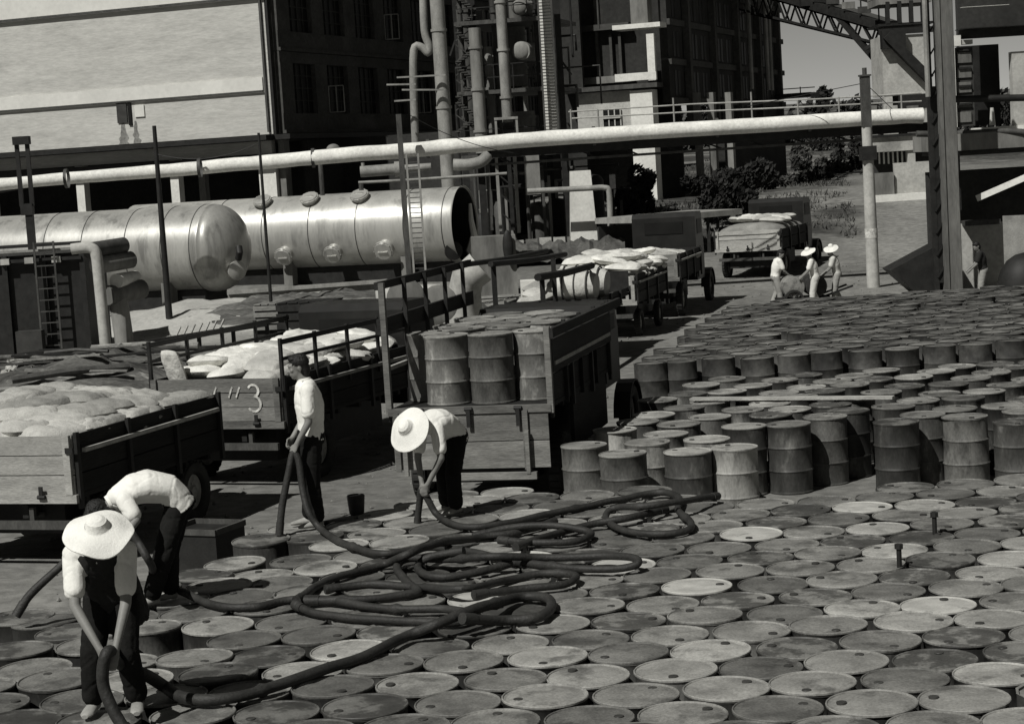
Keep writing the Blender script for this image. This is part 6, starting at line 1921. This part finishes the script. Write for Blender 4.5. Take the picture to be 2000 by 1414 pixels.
# yellow cast valves behind drum truck: bulky pale castings
for i, (px, py, r, l) in enumerate(((775, 582, .62, 'pale bulky casting left of the ladder mast behind the drum truck'), (838, 592, .60, 'pale bulky casting right of the ladder mast with a round flange'))):
    c = at(px, py, 46)
    e = thing('casting', l, 'casting', (c.x, 46, 0))
    mb = MB(); mb.lathe([(r * .5, 0), (r * .62, c.z * .3), (r * .45, c.z * .55), (r * .8, c.z * .85), (r * .8, c.z + .2), (r * .5, c.z + .42), (.001, c.z + .45)], 20, Matrix.Translation((c.x, 46, 0)), cap0=True, cap1=False); obj('body', mb, M['concrete'], e)
    mb = MB(); mb.lathe([(r * .75, 0), (r * .75, .12), (r * .6, .16), (.001, .17)], 20, Matrix.Translation((c.x + .25, 46 - r * .8, c.z)) @ Matrix.Rotation(math.pi / 2, 4, 'X')); obj('flange', mb, M['concrete_grey'], e)
mb = MB(); c = at(905, 550, 48); mb.tube([(c.x, 48, 0), (c.x, 48, c.z - .3), (c.x + .12, 47.8, c.z + .1), (c.x + .45, 47.8, c.z + .35)], .42, 16); solo('chimney_stub', mb, M['concrete'], 'pale thick bent pipe stub behind the front of the drum truck', 'pipe')
c = at(1040, 590, 44); mb = MB(); mb.box((c.x, 44, c.z / 2 + .15), (.5, .5, c.z + .7)); solo('white_block', mb, M['concrete_white'], 'white upright block glimpsed between the stakes of the drum truck', 'block', V((c.x, 44, 0)))
c = at(955, 470, 66); e = thing('sheet_stack', 'grey sheet metal box standing right of the open tank end', 'box', (at(965, 500, 66).x, 66, T(0, 66)))
mb = MB(); mb.box((at(965, 500, 66).x, 66, 1.0), (1.5, 1.0, 2.0)); obj('body', mb, M['concrete_grey'], e)
mb = MB(); mb.ell((at(992, 480, 65).x, 65.3, at(992, 482, 65).z), (.18, .1, .55)); obj('handwheel', mb, M['iron'], e)

# ------------------------------------------------------------------ vegetation
def foliage(c, rad, n, size, seed):
    rnd = random.Random(seed); mb = MB(); c = V(c)
    lobes = [(V((rnd.uniform(-.55, .55), rnd.uniform(-.55, .55), rnd.uniform(-.5, .6))), rnd.uniform(.35, .6)) for _ in range(9)]
    k = 0
    while k < n:
        lo, lr = rnd.choice(lobes)
        d = V((rnd.gauss(0, 1), rnd.gauss(0, 1), rnd.gauss(0, 1))).normalized() * lr * rnd.uniform(.55, 1) ** .5
        q = lo + d
        p = c + V((q.x * rad[0], q.y * rad[1], q.z * rad[2]))
        ax = V((rnd.gauss(0, 1), rnd.gauss(0, 1), rnd.gauss(0, 1))).normalized(); s = size * rnd.uniform(.6, 1.4)
        b = ax.orthogonal().normalized(); t = ax.cross(b)
        o = len(mb.v)
        mb.v += [p - b * s, p + t * s * .45, p + b * s, p - t * s * .45]
        mb.f.append((o, o + 1, o + 2, o + 3)); k += 1
    return mb
def tree(label, x, y, h, rad, n, seed, name='tree', cat='tree', m='leaf', size=.16, group='trees and bushes behind the yard', ch=.62):
    z = T(x, y) - .1
    e = thing(name, label, cat, (x, y, z), 0, group)
    mb = MB(); rnd = random.Random(seed)
    mb.tube([V((0, 0, 0)), V((.05, 0, h * .3)), V((-.04, .03, h * .6)), V((.03, 0, h * .85))], [h * .035, h * .028, h * .02, h * .008], 8)
    for i in range(6):
        a = rnd.uniform(0, 6.28); z0 = h * rnd.uniform(.3, .6)
        mb.tube([V((0, 0, z0)), V((math.cos(a) * rad[0] * .4, math.sin(a) * rad[1] * .4, z0 + h * .14)), V((math.cos(a) * rad[0] * .75, math.sin(a) * rad[1] * .75, z0 + h * .22))], [h * .014, h * .01, h * .004], 6)
    obj('trunk', mb, M['bark'], e, world=False)
    obj('crown', foliage((0, 0, h * ch), rad, n, size, seed), M[m], e, world=False, smooth=0)
    return e
def tpix(px, py_top, py_base_Y, label, wpx, n=1600, seed=1, **k):
    Y = py_base_Y; p = at(px, py_top, Y); zb = T(p.x, Y); h = max(.5, p.z - zb)
    r = wpx / 2 * Y / FPX
    return tree(label, p.x, Y, h, (r * 1.15, r * 1.1, h * .46), n, seed, ch=k.pop('ch', .58), **k)
tpix(1252, 318, 88, 'dark conical bush before the white column of the hall', 56, 1800, 5, size=.13, ch=.5)
tpix(1225, 350, 84, 'dark low bush left of the conical bush', 46, 1300, 6, size=.13, ch=.5)
tpix(1440, 305, 83, 'large dark tree with a broad crown behind the parked trucks', 120, 4200, 7, size=.15)
tpix(1396, 345, 81, 'dark round tree left of the large dark tree', 56, 1800, 8, size=.14)
tpix(1500, 330, 100, 'small dark tree right of the large dark tree', 60, 1500, 9, size=.15)
tpix(1352, 340, 99, 'thin scrubby tree against the dark hall base', 50, 900, 10, size=.14)
tpix(1608, 176, 330, 'lone small tree with a round crown on the skyline', 34, 900, 11, size=.5, ch=.7)
rb_ = random.Random(5)
for i in range(16):
    px = 1530 + (i * 37) % 150; Y = 104 + i * 5.3
    p = at(px, 300, Y)
    w_ = rb_.uniform(20, 46)
    r = w_ / 2 * Y / FPX
    tree(('nearest', 'second nearest', 'third nearest', 'fourth nearest', 'fifth nearest', 'sixth nearest', 'seventh nearest', 'eighth nearest', 'eighth farthest', 'seventh farthest', 'sixth farthest', 'fifth farthest', 'fourth farthest', 'third farthest', 'second farthest', 'farthest')[i] + (' dark' if i % 3 else ' pale') + ' shrub on the grassy bank left of the white pole', p.x, Y, r * 1.5, (r * 1.2, r, r * .8), 420, 40 + i, name='shrub', cat='shrub', m='leaf' if i % 3 else 'leaf_pale', size=.17, group='shrubs on the grassy bank', ch=.45)
# far tree line
mb = MB()
rnd = random.Random(3)
for i in range(150):
    x = -30 + i * 1.6 + rnd.uniform(-.5, .5); Y = 205 + rnd.uniform(0, 25)
    h = rnd.uniform(3.2, 6.0); 
    f = foliage((x, Y, T(x, Y) + h * .5), (2.4, 2.0, h * .55), 170, .5, i)
    mb.add(f.v, f.f)
o = solo('tree_line', mb, M['leaf'], 'continuous dark belt of trees at the foot of the far hill', 'trees', V((60, 215, T(60, 215))), smooth=0); o['kind'] = 'stuff'
# tufts of grass and weeds on the bank and yard edge
mb = MB()
for i in range(5200):
    Y = rnd.uniform(76, 150); t = rnd.uniform(.03, .20)
    x = Y * t
    if x > Y * .168 + 1 and Y < 118: continue
    if noise.noise(V((x * .25, Y * .15, 4))) < -.12: continue
    z = T(x, Y) + .35 * sstep(72, 110, Y) * noise.noise(V((x * .09, Y * .09, 3))) - .03
    for k in range(3):
        a = rnd.uniform(0, 6.28); hh = rnd.uniform(.08, .28); s = .05
        o_ = len(mb.v)
        b = V((x + rnd.uniform(-.2, .2), Y + rnd.uniform(-.2, .2), z))
        mb.v += [b + V((math.cos(a) * s, math.sin(a) * s, 0)), b - V((math.cos(a) * s, math.sin(a) * s, 0)), b + V((rnd.uniform(-.15, .15), rnd.uniform(-.15, .15), hh))]
        mb.f.append((o_, o_ + 1, o_ + 2))
M['weeds'] = mat('weeds', .085, .95, .5, .4, .3, 5)
o = struct('grass', mb, M['weeds'], 0); o['kind'] = 'stuff'; tag(o, 'patchy dry grass and weeds on the bank behind the yard', 'grass')

# a few wires
for a, b, sag, l in ((at(300, 300, 58.8), at(505, 280, 58.0), .3, 'thin slack wire strung between the two dark masts'), (at(800, 225, 60), at(1010, 300, 61), .2, 'thin wire slanting from the ladder mast down to the white pipe')):
    mb = MB(); mb.tube([a.lerp(b, i / 10) - V((0, 0, sag * 4 * (i / 10) * (1 - i / 10))) for i in range(11)], .012, 5)
    solo('wire', mb, M['iron'], l, 'wire')
# stones and litter on the yard
mb = MB(); rnd = random.Random(77)
for i in range(2600):
    Y = rnd.uniform(18, 70); x = rnd.uniform(-.25, .24) * Y
    if x > left_edge(min(Y, 22.9)) - .3 and Y < 46 and x > (-.3 if Y < 23 else (.5 + (Y - 23) * .1)): continue
    s = rnd.uniform(.012, .045) * (1 + (i % 40 == 0))
    z = T(x, Y)
    c = V((x, Y, z + s * .3)); o_ = len(mb.v)
    for d in ((1, 0, 0), (0, 1, 0), (-1, 0, 0), (0, -1, 0), (0, 0, .8), (0, 0, -.8)):
        mb.v.append(c + V(d) * s * rnd.uniform(.6, 1.3))
    for a in range(4): mb.f.append((o_ + a, o_ + (a + 1) % 4, o_ + 4)); mb.f.append((o_ + (a + 1) % 4, o_ + a, o_ + 5))
M['stone'] = mat('stone', .16, .95, .5, 3)
o = struct('gravel', mb, M['stone'], 0); o['kind'] = 'stuff'; tag(o, 'small stones and litter strewn over the dirt yard', 'gravel')
# dark metal box at the edge of the packed field and small upright can
c = G(400, 1112, .45); e = thing('metal_box', 'dark open metal box at the left edge of the packed drums', 'box', (c.x, c.y + .2, 0), -R_(25))
mb = MB(); mb.box((0, 0, .42), (.62, .55, .84)); obj('body', mb, M['iron'], e, world=False)
mb = MB()
for x, y, sx_, sy_ in ((0, -.28, .64, .03), (0, .28, .64, .03), (-.31, 0, .03, .53), (.31, 0, .03, .53)): mb.box((x, y, .86), (sx_, sy_, .06))
obj('rim', mb, M['iron_grey'], e, world=False)
c = G(697, 1003, DH); mb = MB(); mb.lathe([(.075, 0), (.08, .02), (.095, .19), (.09, .2), (.08, .19)], 14, Matrix.Translation(c), cap1=True); solo('bucket', mb, M['iron'], 'small dark bucket standing on a drum behind the standing worker', 'bucket', c)
